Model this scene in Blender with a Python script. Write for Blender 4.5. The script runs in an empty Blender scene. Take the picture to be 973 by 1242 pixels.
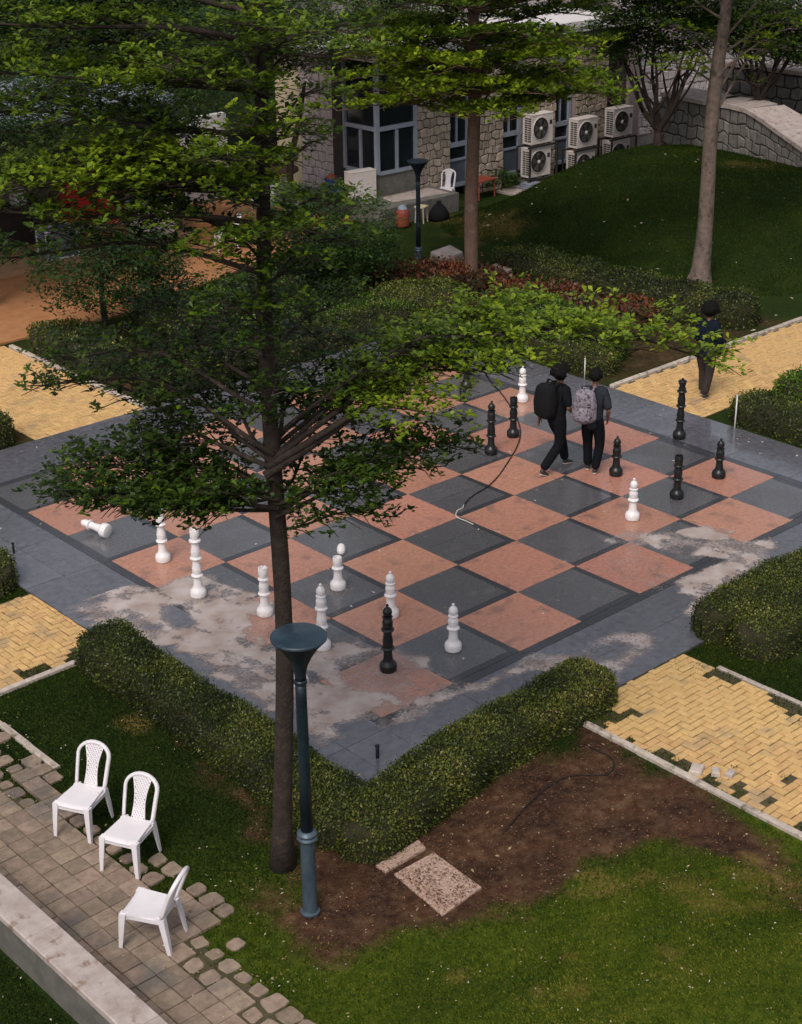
import bpy, bmesh, math, random
import numpy as np
from mathutils import Vector, Matrix
random.seed(7); rng = np.random.default_rng(7)
R = math.radians
sc = bpy.context.scene
col = sc.collection

# ------------------------------------------------------------------ camera
F_PX, YAW, PITCH, ROLL = 1944.63, 0.730140685, 0.421132254, -0.0124458385
CAM = np.array([-15.7704, -16.2429, 10.2219])
fw = np.array([math.sin(YAW)*math.cos(PITCH), math.cos(YAW)*math.cos(PITCH), -math.sin(PITCH)])
rt = np.array([math.cos(YAW), -math.sin(YAW), 0.0]); up0 = np.cross(rt, fw)
cr = rt*math.cos(ROLL) + up0*math.sin(ROLL); cu = -rt*math.sin(ROLL) + up0*math.cos(ROLL)
RIGHT = np.array([0.7416, -0.6707, 0]); AWAY = np.array([0.6707, 0.7416, 0])
cd = bpy.data.cameras.new('camera'); cam = bpy.data.objects.new('camera', cd); col.objects.link(cam)
cam.matrix_world = Matrix(((cr[0], cu[0], -fw[0], CAM[0]), (cr[1], cu[1], -fw[1], CAM[1]), (cr[2], cu[2], -fw[2], CAM[2]), (0, 0, 0, 1)))
cd.sensor_fit = 'VERTICAL'; cd.sensor_height = 24; cd.lens = F_PX/1242*24; cd.clip_end = 2000; cd.clip_start = 0.1
sc.camera = cam
def G(px, py, z=0.0):
    d = fw + cr*(px-486.5)/F_PX - cu*(py-621)/F_PX
    t = (z-CAM[2])/d[2]; P = CAM + d*t
    return Vector((P[0], P[1], z))
def imgdir(deg):
    a = R(deg); v = RIGHT*math.cos(a) + AWAY*math.sin(a); return Vector(v)
# ------------------------------------------------------------------ world, sun, exposure
w = bpy.data.worlds.new('World'); sc.world = w; w.use_nodes = True
nt = w.node_tree; nt.nodes.clear()
sky = nt.nodes.new('ShaderNodeTexSky'); sky.sky_type = 'NISHITA'; sky.sun_disc = False
SUN_EL, SUN_AZ = R(52), R(-118)
sky.sun_elevation = SUN_EL; sky.sun_rotation = SUN_AZ; sky.dust_density = 4.0; sky.air_density = 1.0; sky.ozone_density = 1.0
bg = nt.nodes.new('ShaderNodeBackground'); bg.inputs[1].default_value = 0.115
wo = nt.nodes.new('ShaderNodeOutputWorld'); hs_ = nt.nodes.new('ShaderNodeHueSaturation'); hs_.inputs['Saturation'].default_value = .40; nt.links.new(sky.outputs[0], hs_.inputs['Color']); nt.links.new(hs_.outputs[0], bg.inputs[0]); nt.links.new(bg.outputs[0], wo.inputs[0])
sd = bpy.data.lights.new('sun', 'SUN'); sd.energy = 1.3; sd.angle = R(24); sd.color = (1.0, 0.90, 0.78)
so = bpy.data.objects.new('sun', sd); col.objects.link(so)
sv = Vector((math.sin(SUN_AZ)*math.cos(SUN_EL), math.cos(SUN_AZ)*math.cos(SUN_EL), math.sin(SUN_EL)))
so.rotation_euler = sv.to_track_quat('Z', 'Y').to_euler()
sc.view_settings.view_transform = 'Standard'; sc.view_settings.look = 'None'; sc.view_settings.exposure = 0.19; sc.view_settings.gamma = 1

# ------------------------------------------------------------------ materials
def mat(name, c1, c2=None, scale=8.0, rough=0.7, rough2=None, bump=0.0, bscale=None, rand=0.0, spec=0.4, detail=6, c3=None, c3scale=1.0, c3at=0.6, metal=0.0, coat=0.0):
    m = bpy.data.materials.new(name); m.use_nodes = True; n = m.node_tree; L = n.links.new
    b = n.nodes['Principled BSDF']; b.inputs['Roughness'].default_value = rough; b.inputs['Specular IOR Level'].default_value = spec; b.inputs['Metallic'].default_value = metal
    geo = n.nodes.new('ShaderNodeNewGeometry')
    def noise(s, d=detail):
        t = n.nodes.new('ShaderNodeTexNoise'); t.inputs['Scale'].default_value = s; t.inputs['Detail'].default_value = d; t.inputs['Roughness'].default_value = 0.62
        L(geo.outputs['Position'], t.inputs['Vector']); return t
    c2 = c2 or c1
    t = noise(scale)
    r = n.nodes.new('ShaderNodeValToRGB'); r.color_ramp.elements[0].position = 0.32; r.color_ramp.elements[1].position = 0.68
    r.color_ramp.elements[0].color = (*c1, 1); r.color_ramp.elements[1].color = (*c2, 1); L(t.outputs[0], r.inputs[0]); out = r.outputs[0]
    if c3:
        t3 = noise(c3scale); r3 = n.nodes.new('ShaderNodeMapRange'); r3.inputs[1].default_value = c3at; r3.inputs[2].default_value = c3at+0.12; L(t3.outputs[0], r3.inputs[0])
        mx = n.nodes.new('ShaderNodeMix'); mx.data_type = 'RGBA'; L(r3.outputs[0], mx.inputs[0]); L(out, mx.inputs[6]); mx.inputs[7].default_value = (*c3, 1); out = mx.outputs[2]
    if rand:
        oi = n.nodes.new('ShaderNodeObjectInfo'); hs = n.nodes.new('ShaderNodeHueSaturation')
        mr = n.nodes.new('ShaderNodeMapRange'); mr.inputs[3].default_value = 1-rand; mr.inputs[4].default_value = 1+rand; L(oi.outputs['Random'], mr.inputs[0]); L(mr.outputs[0], hs.inputs['Value'])
        ma = n.nodes.new('ShaderNodeMath'); ma.operation = 'MULTIPLY'; ma.inputs[1].default_value = 7.31; fr = n.nodes.new('ShaderNodeMath'); fr.operation = 'FRACT'
        L(oi.outputs['Random'], ma.inputs[0]); L(ma.outputs[0], fr.inputs[0]); mh = n.nodes.new('ShaderNodeMapRange'); mh.inputs[3].default_value = 0.5-rand*0.05; mh.inputs[4].default_value = 0.5+rand*0.05
        L(fr.outputs[0], mh.inputs[0]); L(mh.outputs[0], hs.inputs['Hue']); L(out, hs.inputs['Color']); out = hs.outputs[0]
    L(out, b.inputs['Base Color'])
    if rough2 is not None:
        t2 = noise(1.3, 5); mr2 = n.nodes.new('ShaderNodeMapRange'); mr2.inputs[1].default_value = 0.38; mr2.inputs[2].default_value = 0.62
        mr2.inputs[3].default_value = rough; mr2.inputs[4].default_value = rough2; L(t2.outputs[0], mr2.inputs[0]); L(mr2.outputs[0], b.inputs['Roughness'])
    if bump:
        tb = noise(bscale or scale*3); bp = n.nodes.new('ShaderNodeBump'); bp.inputs['Strength'].default_value = min(1, bump); bp.inputs['Distance'].default_value = 0.02
        L(tb.outputs[0], bp.inputs['Height']); L(bp.outputs[0], b.inputs['Normal'])
    if coat:
        tc = noise(.55, 4); mc_ = n.nodes.new('ShaderNodeMapRange'); mc_.inputs[1].default_value = .40; mc_.inputs[2].default_value = .60; mc_.inputs[3].default_value = coat*.25; mc_.inputs[4].default_value = coat; L(tc.outputs[0], mc_.inputs[0]); L(mc_.outputs[0], b.inputs['Coat Weight']); b.inputs['Coat Roughness'].default_value = .10
    return m
def leafmat(name, cols, trans=0.32, rough=0.42, spec=.35):
    m = bpy.data.materials.new(name); m.use_nodes = True; n = m.node_tree; L = n.links.new
    b = n.nodes['Principled BSDF']; b.inputs['Roughness'].default_value = rough; b.inputs['Specular IOR Level'].default_value = spec if rough < .6 else .08
    at = n.nodes.new('ShaderNodeAttribute'); at.attribute_name = 'tint'
    r = n.nodes.new('ShaderNodeValToRGB'); els = r.color_ramp.elements
    while len(els) < len(cols): els.new(0.5)
    for i, c in enumerate(cols): els[i].position = i/(len(cols)-1); els[i].color = (*c, 1)
    L(at.outputs['Fac'], r.inputs[0]); L(r.outputs[0], b.inputs['Base Color'])
    tr = n.nodes.new('ShaderNodeBsdfTranslucent'); L(r.outputs[0], tr.inputs[0]); mx = n.nodes.new('ShaderNodeMixShader'); mx.inputs[0].default_value = trans
    L(b.outputs[0], mx.inputs[1]); L(tr.outputs[0], mx.inputs[2]); L(mx.outputs[0], n.nodes['Material Output'].inputs[0])
    return m
M = {
 'pink': mat('pink_granite', (.37,.160,.112), (.54,.268,.190), 18, .15, .42, .12, 60, rand=.09, c3=(.27,.145,.115), c3scale=2.6, c3at=.55, coat=0.55),
 'dark': mat('grey_granite', (.068,.067,.074), (.125,.122,.130), 26, .13, .40, .10, 70, rand=.09, c3=(.15,.14,.15), c3scale=3.2, c3at=.60, coat=0.9),
 'strip': mat('charcoal_granite', (.034,.035,.042), (.055,.056,.065), 20, .2, .45, .08, 60, rand=.08, coat=0.7),
 'border': mat('blue_grey_granite', (.085,.085,.105), (.15,.15,.175), 9, .12, .40, .10, 70, rand=.08, c3=(.19,.18,.19), c3scale=1.1, c3at=.58, coat=1.0),
 'joint': mat('joint_mortar', (.05,.047,.045), (.11,.10,.09), 9, .9),
 'paver': mat('yellow_paver', (.54,.325,.13), (.69,.45,.20), 10, .6, .8, .35, 50, rand=.11, c3=(.42,.29,.16), c3scale=1.9, c3at=.55),
 'paverbed': mat('paver_bed', (.10,.075,.04), (.05,.05,.025), 6, .95, bump=.4),
 'cobble': mat('grey_brown_cobble', (.20,.145,.11), (.33,.25,.19), 10, .6, .8, .35, 50, rand=.20, c3=(.15,.13,.115), c3scale=1.1, c3at=.55),
 'kerb': mat('pale_kerb_concrete', (.40,.34,.29), (.58,.50,.44), 9, .85, bump=.7, bscale=30, rand=.12, c3=(.16,.14,.09), c3scale=6, c3at=.54),
 'coping': mat('weathered_coping', (.36,.29,.26), (.52,.45,.43), 5, .7, bump=.3, bscale=45, c3=(.24,.16,.12), c3scale=6, c3at=.56, rand=.06),
 'concrete': mat('dark_concrete', (.10,.095,.085), (.17,.16,.145), 5, .85, bump=.3, rand=.05, c3=(.07,.07,.06), c3scale=1.5),
 'cover': mat('worn_cover_concrete', (.36,.22,.165), (.62,.46,.38), 38, .9, bump=1, bscale=45, c3=(.13,.065,.045), c3scale=22, c3at=.54),
 'white': mat('white_gloss_paint', (.78,.74,.75), (.84,.80,.81), 5, .35, bump=.03, c3=(.62,.57,.54), c3scale=14, c3at=.66),
 'black': mat('black_gloss_paint', (.008,.009,.010), (.016,.017,.018), 5, .3, c3=(.05,.05,.05), c3scale=12, c3at=.66),
 'plastic': mat('white_plastic', (.74,.70,.74), (.80,.76,.80), 4, .38, c3=(.50,.45,.42), c3scale=9, c3at=.66),
 'lamp': mat('blue_black_metal', (.010,.017,.025), (.020,.034,.048), 9, .32, .45, .05, metal=.3, c3=(.05,.07,.085), c3scale=4, c3at=.6),
 'lamplid': mat('teal_blue_lid', (.016,.032,.05), (.03,.056,.08), 6, .25, .45, c3=(.07,.10,.12), c3scale=7, c3at=.6),
 'lampbase': mat('blue_grey_metal', (.05,.075,.105), (.09,.125,.16), 7, .35, .5, .05, metal=.3, c3=(.16,.19,.22), c3scale=12, c3at=.6),
 'bark_dark': mat('dark_bark', (.022,.015,.012), (.05,.034,.027), 14, .9, bump=1, bscale=30, c3=(.085,.06,.045), c3scale=6, c3at=.58),
 'bark_brown': mat('brown_bark', (.11,.065,.048), (.17,.105,.075), 9, .9, bump=.6, bscale=40, c3=(.22,.15,.11), c3scale=4),
 'bark_pale': mat('pale_bark', (.11,.082,.068), (.20,.15,.125), 9, .9, bump=1, bscale=22, c3=(.07,.052,.042), c3scale=5, c3at=.53),
 'stone': mat('tan_rubble_stone', (.26,.205,.16), (.43,.355,.295), 7, .85, bump=.5, bscale=30, rand=.25),
 'stonelight': mat('pale_rubble_stone', (.40,.34,.35), (.55,.48,.49), 7, .85, bump=.5, bscale=30, rand=.15),
 'stonedark': mat('dark_rubble_stone', (.13,.12,.11), (.22,.205,.19), 5, .85, bump=.5, bscale=30, rand=.22),
 'mortar': mat('dark_mortar', (.025,.021,.018), (.05,.043,.037), 9, .95),
 'mortarlight': mat('grey_mortar', (.20,.175,.17), (.27,.24,.23), 9, .95),
 'glass': mat('dark_window_glass', (.008,.011,.014), (.014,.018,.024), 2, .08, spec=.6),
 'panel': mat('blue_grey_panel', (.06,.075,.10), (.09,.11,.14), 2, .4),
 'frame': mat('grey_window_frame', (.24,.27,.33), (.30,.33,.40), 3, .45),
 'roofwhite': mat('pale_roof_screed', (.58,.56,.57), (.72,.70,.71), 3, .8, c3=(.4,.38,.38), c3scale=1),
 'cream': mat('cream_plaster', (.50,.42,.28), (.62,.53,.37), 2, .85, bump=.1, c3=(.36,.30,.2), c3scale=1),
 'pinkplaster': mat('pinkish_plaster', (.22,.17,.165), (.30,.24,.23), 3, .85),
 'ac': mat('off_white_ac_paint', (.62,.55,.52), (.70,.63,.60), 3, .5, c3=(.46,.40,.36), c3scale=5, c3at=.6),
 'acdark': mat('ac_grille_dark', (.03,.028,.027), (.05,.046,.044), 5, .5),
 'acfan': mat('ac_fan_grey', (.14,.13,.12), (.20,.185,.17), 5, .5),
 'steel': mat('dark_steel', (.02,.018,.018), (.04,.033,.03), 9, .6),
 'orange': mat('orange_tan_paving', (.36,.155,.065), (.46,.22,.10), 2.5, .75, bump=.15, c3=(.17,.10,.06), c3scale=.9),
 'platform': mat('tan_step_concrete', (.34,.20,.11), (.42,.27,.16), 4, .8),
 'red': mat('red_fridge_paint', (.30,.012,.012), (.36,.02,.018), 3, .35),
 'redplastic': mat('dull_red_plastic', (.26,.05,.03), (.32,.07,.045), 3, .5),
 'blue': mat('blue_plastic', (.02,.06,.30), (.03,.08,.36), 3, .45),
 'tarp': mat('grey_blue_sheet', (.20,.22,.28), (.28,.30,.37), 2, .6),
 'purple': mat('purple_print', (.05,.03,.14), (.16,.10,.32), 14, .5, c3=(.5,.12,.18), c3scale=7, c3at=.58),
 'yellowcrate': mat('orange_yellow_plastic', (.65,.25,.02), (.75,.32,.03), 3, .5),
 'board': mat('white_board', (.68,.68,.76), (.76,.76,.82), 2, .5),
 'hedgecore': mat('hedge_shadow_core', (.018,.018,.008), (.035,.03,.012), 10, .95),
 'skin': mat('brown_skin', (.16,.075,.045), (.20,.10,.06), 5, .5),
 'hair': mat('black_hair', (.004,.0035,.0035), (.009,.008,.007), 40, .85, spec=.15),
 'shirtblack': mat('black_cotton', (.006,.0065,.008), (.012,.013,.016), 20, .95, spec=.1),
 'shirtslate': mat('slate_cotton', (.020,.022,.029), (.034,.037,.046), 20, .95, spec=.1),
 'trouser': mat('black_denim', (.005,.0055,.007), (.010,.011,.014), 25, .95, spec=.1),
 'trouserbrown': mat('dark_brown_denim', (.025,.018,.018), (.04,.03,.028), 25, .9),
 'navy': mat('navy_cloth', (.006,.009,.016), (.009,.014,.024), 20, .95, spec=.1),
 'shoe': mat('grey_shoe', (.02,.02,.02), (.06,.055,.05), 20, .6),
 'shoesole': mat('pale_sole', (.45,.38,.33), (.55,.47,.40), 20, .6),
 'bag_grey': mat('grey_lilac_nylon', (.15,.125,.155), (.36,.32,.38), 38, .8, bump=.5, c3=(.035,.03,.037), c3scale=22, c3at=.50),
 'bag_black': mat('black_nylon', (.007,.007,.008), (.013,.013,.015), 20, .9, spec=.15),
 'cable': mat('black_cable', (.012,.012,.012), None, 5, .6),
 'whitecable': mat('white_cable', (.6,.57,.53), None, 5, .5),
 'pole_white': mat('white_stake_paint', (.62,.62,.58), None, 5, .6),
 'eye': mat('eye_white', (.6,.6,.6), None, 5, .3),
}
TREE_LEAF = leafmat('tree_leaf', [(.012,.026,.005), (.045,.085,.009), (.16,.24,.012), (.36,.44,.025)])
BACK_LEAF = leafmat('back_leaf', [(.020,.045,.014), (.050,.10,.022), (.11,.19,.032), (.24,.34,.045)])
HEDGE_LEAF = leafmat('hedge_leaf', [(.012,.020,.005), (.045,.068,.009), (.12,.145,.018), (.33,.29,.08)], trans=.15)
BRIGHT_LEAF = leafmat('bright_leaf', [(.018,.045,.008), (.06,.13,.012), (.13,.22,.018), (.22,.31,.035)], trans=.2)
RED_LEAF = leafmat('copper_leaf', [(.03,.03,.012), (.12,.035,.018), (.22,.075,.03), (.10,.12,.03)], trans=.15)
PURPLE_LEAF = leafmat('purple_leaf', [(.02,.018,.014), (.055,.03,.025), (.10,.05,.035), (.13,.10,.05)], trans=.15)
GRASS_LEAF = leafmat('grass_blade_leaf', [(.010,.020,.005), (.026,.050,.006), (.10,.145,.010), (.24,.23,.04)], trans=.1, rough=.9)
LITTER = leafmat('litter_leaf', [(.20,.12,.06), (.45,.33,.18), (.62,.55,.45), (.75,.72,.66)], trans=.1, rough=.7)
SOIL_LITTER = leafmat('soil_litter', [(.05,.02,.012), (.13,.05,.028), (.22,.11,.06), (.40,.28,.18)], trans=.1, rough=.8)

# ------------------------------------------------------------------ helpers
def link(name, me, m=None, parent=None):
    o = bpy.data.objects.new(name, me); col.objects.link(o)
    if me is not None and m is not None: me.materials.append(m)
    if parent is not None: o.parent = parent
    return o
def tag(o, label=None, cat=None, group=None, kind=None):
    if label: o['label'] = label
    if cat: o['category'] = cat
    if group: o['group'] = group
    if kind: o['kind'] = kind
    return o
def empty(name, loc, rz=0, label=None, cat=None, group=None):
    o = bpy.data.objects.new(name, None); col.objects.link(o); o.location = loc; o.rotation_euler = (0, 0, rz); o.empty_display_size = .2
    return tag(o, label, cat, group)
class MB:
    def __init__(s): s.v = []; s.f = []
    def add(s, V, Fc):
        b = len(s.v); s.v += [tuple(v) for v in V]; s.f += [tuple(b+i for i in f) for f in Fc]; return s
    def box(s, c, d, M3=None, ch=0.0, taper=1.0):
        x, y, z = d[0]/2, d[1]/2, d[2]/2
        if ch <= 0:
            V = [(-x,-y,-z),(x,-y,-z),(x,y,-z),(-x,y,-z),(-x*taper,-y*taper,z),(x*taper,-y*taper,z),(x*taper,y*taper,z),(-x*taper,y*taper,z)]
            Fc = [(3,2,1,0),(4,5,6,7),(0,1,5,4),(1,2,6,5),(2,3,7,6),(3,0,4,7)]
        else:
            X, Y = x-ch, y-ch
            V = [(-x,-y,-z),(x,-y,-z),(x,y,-z),(-x,y,-z),(-x,-y,z-ch),(x,-y,z-ch),(x,y,z-ch),(-x,y,z-ch),(-X,-Y,z),(X,-Y,z),(X,Y,z),(-X,Y,z)]
            Fc = [(3,2,1,0),(8,9,10,11)] + [(i,(i+1)%4,4+(i+1)%4,4+i) for i in range(4)] + [(4+i,4+(i+1)%4,8+(i+1)%4,8+i) for i in range(4)]
        V = [Vector(v) for v in V]
        if M3 is not None: V = [M3 @ v for v in V]
        c = Vector(c); return s.add([v+c for v in V], Fc)
    def lathe(s, prof, n=20, c=(0,0,0), axis=None):
        V = []; Fc = []; k = len(prof)
        for i in range(n):
            a = 2*math.pi*i/n
            for r, z in prof: V.append(Vector((r*math.cos(a), r*math.sin(a), z)))
        for i in range(n):
            j = (i+1) % n
            for q in range(k-1): Fc.append((i*k+q, j*k+q, j*k+q+1, i*k+q+1))
        if prof[0][0] > 1e-5: Fc.append(tuple((n-1-i)*k for i in range(n)))
        if prof[-1][0] > 1e-5: Fc.append(tuple(i*k+k-1 for i in range(n)))
        if axis is not None:
            q = Vector((0,0,1)).rotation_difference(Vector(axis)); V = [q @ v for v in V]
        c = Vector(c); return s.add([v+c for v in V], Fc)
    def tube(s, pts, rad, n=8, flat=1.0):
        pts = [Vector(p) for p in pts]; k = len(pts)
        if not hasattr(rad, '__len__'): rad = [rad]*k
        V = []; Fc = []; prev = None
        for i, p in enumerate(pts):
            t = (pts[min(i+1, k-1)] - pts[max(i-1, 0)]).normalized()
            if prev is None: u = t.orthogonal().normalized()
            else: u = (prev - t*prev.dot(t)).normalized()
            prev = u; v = t.cross(u)
            for j in range(n):
                a = 2*math.pi*j/n; V.append(p + (u*math.cos(a) + v*math.sin(a)*flat)*rad[i])
        for i in range(k-1):
            for j in range(n): Fc.append((i*n+j, i*n+(j+1)%n, (i+1)*n+(j+1)%n, (i+1)*n+j))
        Fc.append(tuple(reversed(range(n)))); Fc.append(tuple((k-1)*n+j for j in range(n)))
        return s.add(V, Fc)
    def prism(s, poly, z0, z1, inset=0.0):
        n = len(poly); P = [Vector((p[0], p[1], 0)) for p in poly]
        area = sum(P[i].x*P[(i+1)%n].y - P[(i+1)%n].x*P[i].y for i in range(n))
        if area < 0: P.reverse()
        c = sum(P, Vector())/n; V = [(p.x, p.y, z0) for p in P]
        if inset > 0:
            V += [(p.x, p.y, z1-inset) for p in P]; V += [(*(p - (p-c).normalized()*inset).xy, z1) for p in P]
            Fc = [tuple(reversed(range(n)))] + [(i,(i+1)%n,n+(i+1)%n,n+i) for i in range(n)] + [(n+i,n+(i+1)%n,2*n+(i+1)%n,2*n+i) for i in range(n)] + [tuple(range(2*n,3*n))]
        else:
            V += [(p.x, p.y, z1) for p in P]
            Fc = [tuple(reversed(range(n)))] + [(i,(i+1)%n,n+(i+1)%n,n+i) for i in range(n)] + [tuple(range(n,2*n))]
        return s.add(V, Fc)
    def mesh(s, name, smooth=False, auto=None):
        me = bpy.data.meshes.new(name); me.from_pydata([tuple(v) for v in s.v], [], s.f); me.update()
        if smooth or auto is not None:
            me.polygons.foreach_set('use_smooth', [True]*len(me.polygons))
            if auto is not None: me.set_sharp_from_angle(angle=R(auto))
        return me
    def build(s, name, m, parent=None, smooth=False, auto=None): return link(name, s.mesh(name, smooth, auto), m, parent)
def part(name, m, parent, fn, smooth=False, auto=None):
    b = MB(); fn(b); return b.build(name, m, parent, smooth, auto)
def kids(o): return [c for c in bpy.data.objects if c.parent == o]
def copy_tree(o, loc=None, rz=None, label=None, parent=None):
    c = o.copy(); col.objects.link(c)
    if parent is not None: c.parent = parent
    if loc is not None: c.location = loc
    if rz is not None: c.rotation_euler = (0, 0, rz)
    if label: c['label'] = label
    for ch in kids(o): copy_tree(ch, parent=c)
    return c
# numpy value noise
def _h(ix, iy, s):
    n = (ix*374761393 + iy*668265263 + s*974634777) & 0xffffffff
    n = ((n ^ (n >> 13))*1274126177) & 0xffffffff
    return ((n ^ (n >> 16)) & 0xffff)/65535.0
def vn(x, y, s=0):
    x = np.asarray(x, float); y = np.asarray(y, float); ix = np.floor(x).astype(np.int64); iy = np.floor(y).astype(np.int64)
    fx = x-ix; fy = y-iy; fx = fx*fx*(3-2*fx); fy = fy*fy*(3-2*fy)
    return (_h(ix,iy,s)*(1-fx)+_h(ix+1,iy,s)*fx)*(1-fy) + (_h(ix,iy+1,s)*(1-fx)+_h(ix+1,iy+1,s)*fx)*fy
def fbm(x, y, s=0, o=4):
    t = 0; a = .5; n = 0
    for i in range(o): t = t + a*vn(np.asarray(x)*2**i+i*17.3, np.asarray(y)*2**i+i*9.1, s+i); n += a; a *= .55
    return t/n
def sdf(X, Y, poly):          # signed distance to a polygon, positive inside
    P = np.array([(p[0], p[1]) for p in poly]); d = np.full(X.shape, 1e9); ins = np.zeros(X.shape, bool)
    for i in range(len(P)):
        a = P[i]; b = P[(i+1) % len(P)]; e = b-a; t = np.clip(((X-a[0])*e[0]+(Y-a[1])*e[1])/(e@e+1e-12), 0, 1)
        d = np.minimum(d, np.hypot(X-a[0]-t*e[0], Y-a[1]-t*e[1]))
        c = ((a[1] > Y) != (b[1] > Y)); xx = (b[0]-a[0])*(Y-a[1])/((b[1]-a[1]) + 1e-12)+a[0]; ins ^= c & (X < xx)
    return np.where(ins, d, -d)
def sm(x, a, b): t = np.clip((x-a)/(b-a), 0, 1); return t*t*(3-2*t)
def Gp(L): return [G(*p) for p in L]
def np_mesh(name, V, F4, m, parent=None, tint=None, smooth=False, attrs=None):
    me = bpy.data.meshes.new(name); k = F4.shape[1]
    me.vertices.add(len(V)); me.vertices.foreach_set('co', V.astype(np.float32).ravel())
    me.loops.add(F4.size); me.loops.foreach_set('vertex_index', F4.astype(np.int32).ravel())
    me.polygons.add(len(F4)); me.polygons.foreach_set('loop_start', np.arange(0, F4.size, k, dtype=np.int32))
    me.update(calc_edges=True)
    if smooth: me.polygons.foreach_set('use_smooth', np.ones(len(F4), bool))
    for nm, arr in ({'tint': tint} if tint is not None else (attrs or {})).items():
        a = me.attributes.new(nm, 'FLOAT', 'POINT'); a.data.foreach_set('value', np.asarray(arr, np.float32))
    return link(name, me, m, parent)
def leaves(name, C, D, U, Ln, W, tint, m, parent=None):
    """C leaf bases, D directions, U approximate normals; four-cornered folded leaves"""
    D = D/np.linalg.norm(D, axis=1, keepdims=True); S = np.cross(D, U); S /= np.linalg.norm(S, axis=1, keepdims=True)+1e-9
    Nn = np.cross(S, D); Ln = Ln[:, None]; W = W[:, None]
    V = np.stack([C, C+D*Ln*.6+S*W*.5+Nn*W*.12, C+D*Ln-Nn*Ln*.06, C+D*Ln*.6-S*W*.5+Nn*W*.12], 1).reshape(-1, 3)
    n = len(C); F4 = np.arange(n*4).reshape(n, 4)
    return np_mesh(name, V, F4, m, parent, tint=np.repeat(np.clip(tint, 0, 1), 4))
def unit(n):
    v = rng.normal(size=(n, 3)); return v/np.linalg.norm(v, axis=1, keepdims=True)

# ------------------------------------------------------------------ terrain
def gz(x, y):
    x = np.asarray(x, float); y = np.asarray(y, float)
    far = 1.32*sm(x, 11.0, 17.8)*sm(-y, -14.5, -12.2)*sm(y, 2.2, 7.5)
    far = far*(1-.25*sm(x, 18.5, 22))
    near = .70*np.exp(-(((x+8.2)/2.6)**2 + ((y+10.4)/2.2)**2)) + .5*np.exp(-(((x+5.2)/2.2)**2 + ((y+10.6)/2.0)**2))
    bump = .03*(fbm(x*.7, y*.7, 5)-.5)*sm(np.abs(x)+np.abs(y), 9, 12)
    return -.035 + far + near*sm(-y, 6.6, 8.4)*sm(-x, 3.25, 5.2) + bump
def axis(a, b, fine0, fine1, step, out):
    mid = np.arange(fine0, fine1, step); lo = []; x = fine0; s = step
    while x > a: s = min(s*1.12, out); x -= s; lo.append(x)
    hi = []; x = fine1; s = step
    while x < b: s = min(s*1.06, .3 if x < 30 else out*4); x += s; hi.append(x)
    return np.concatenate([lo[::-1], mid, hi])
gx = axis(-60, 260, -13.5, -.3, .055, 6); gy = axis(-60, 260, -13.2, .3, .055, 6)
X, Y = np.meshgrid(gx, gy, indexing='ij'); Z = gz(X, Y)
nz = fbm(X*1.6, Y*1.6, 11) - .5
soilpoly = Gp([(335,985),(440,1010),(600,930),(720,870),(760,905),(973,1012),(973,1110),(900,1060),(800,1045),(700,1062),(600,1112),(530,1140),(450,1150),(385,1170),(340,1150),(325,1080)])
hedgestrip = Gp([(95,815),(130,790),(345,985),(345,1050),(290,990),(230,930),(150,870)])
s1 = sm(sdf(X, Y, soilpoly)+nz*1.1, -.15, .3); s2 = sm(sdf(X, Y, hedgestrip)+nz*1.3, -.1, .35)*.85
s3 = sm(sdf(X, Y, [(-4.4,7.6),(6.3,7.6),(6.3,2.4),(12,2.4),(12,9),(6,12.2),(-.9,12.2)])+nz, -.2, .4)*.7
soil = np.clip(np.maximum(np.maximum(s1, s2), s3), 0, 1)
drypts = [(740,1075,.16),(700,1078,.1),(855,1092,.22),(885,1100,.18),(925,1098,.15),(865,1085,.14),(720,1060,.12),(780,1062,.13),(655,1200,.12),(690,1160,.10),(805,1160,.12),(700,1205,.1),(930,1060,.35),(600,285,.7),(915,205,.8),(820,170,.5),(560,270,.5),(165,880,.2),(830,1070,.2),(560,1180,.1)]
dry = np.zeros_like(X)
for px, py, r in drypts:
    c = G(px, py, float(gz(*G(px, py, .3 if py > 900 else .8).xy)))
    dd = np.hypot((X-c.x), (Y-c.y)*1.0); dry = np.maximum(dry, sm(r*1.5-dd+ (fbm(X*5, Y*5, 3)-.5)*r*2.4, 0, r))
n0, n1 = X.shape; idx = np.arange(n0*n1).reshape(n0, n1)
F4 = np.stack([idx[:-1,:-1], idx[1:,:-1], idx[1:,1:], idx[:-1,1:]], -1).reshape(-1, 4)
gm = bpy.data.materials.new('lawn_and_soil'); gm.use_nodes = True; n = gm.node_tree; L = n.links.new; b = n.nodes['Principled BSDF']; b.inputs['Roughness'].default_value = .95; b.inputs['Specular IOR Level'].default_value = .1
geo = n.nodes.new('ShaderNodeNewGeometry')
def _noise(s, d=8):
    t = n.nodes.new('ShaderNodeTexNoise'); t.inputs['Scale'].default_value = s; t.inputs['Detail'].default_value = d; L(geo.outputs['Position'], t.inputs['Vector']); return t
def _ramp(src, stops):
    r = n.nodes.new('ShaderNodeValToRGB'); e = r.color_ramp.elements
    while len(e) < len(stops): e.new(.5)
    for i, (p, c) in enumerate(stops): e[i].position = p; e[i].color = (*c, 1)
    L(src, r.inputs[0]); return r.outputs[0]
def _mix(f, a, bb):
    mx = n.nodes.new('ShaderNodeMix'); mx.data_type = 'RGBA'; L(f, mx.inputs[0]); L(a, mx.inputs[6]); L(bb, mx.inputs[7]); return mx.outputs[2]
g1 = _ramp(_noise(1.1).outputs[0], [(.3, (.010,.024,.004)), (.55, (.018,.036,.005)), (.72, (.042,.055,.008))])
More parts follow.
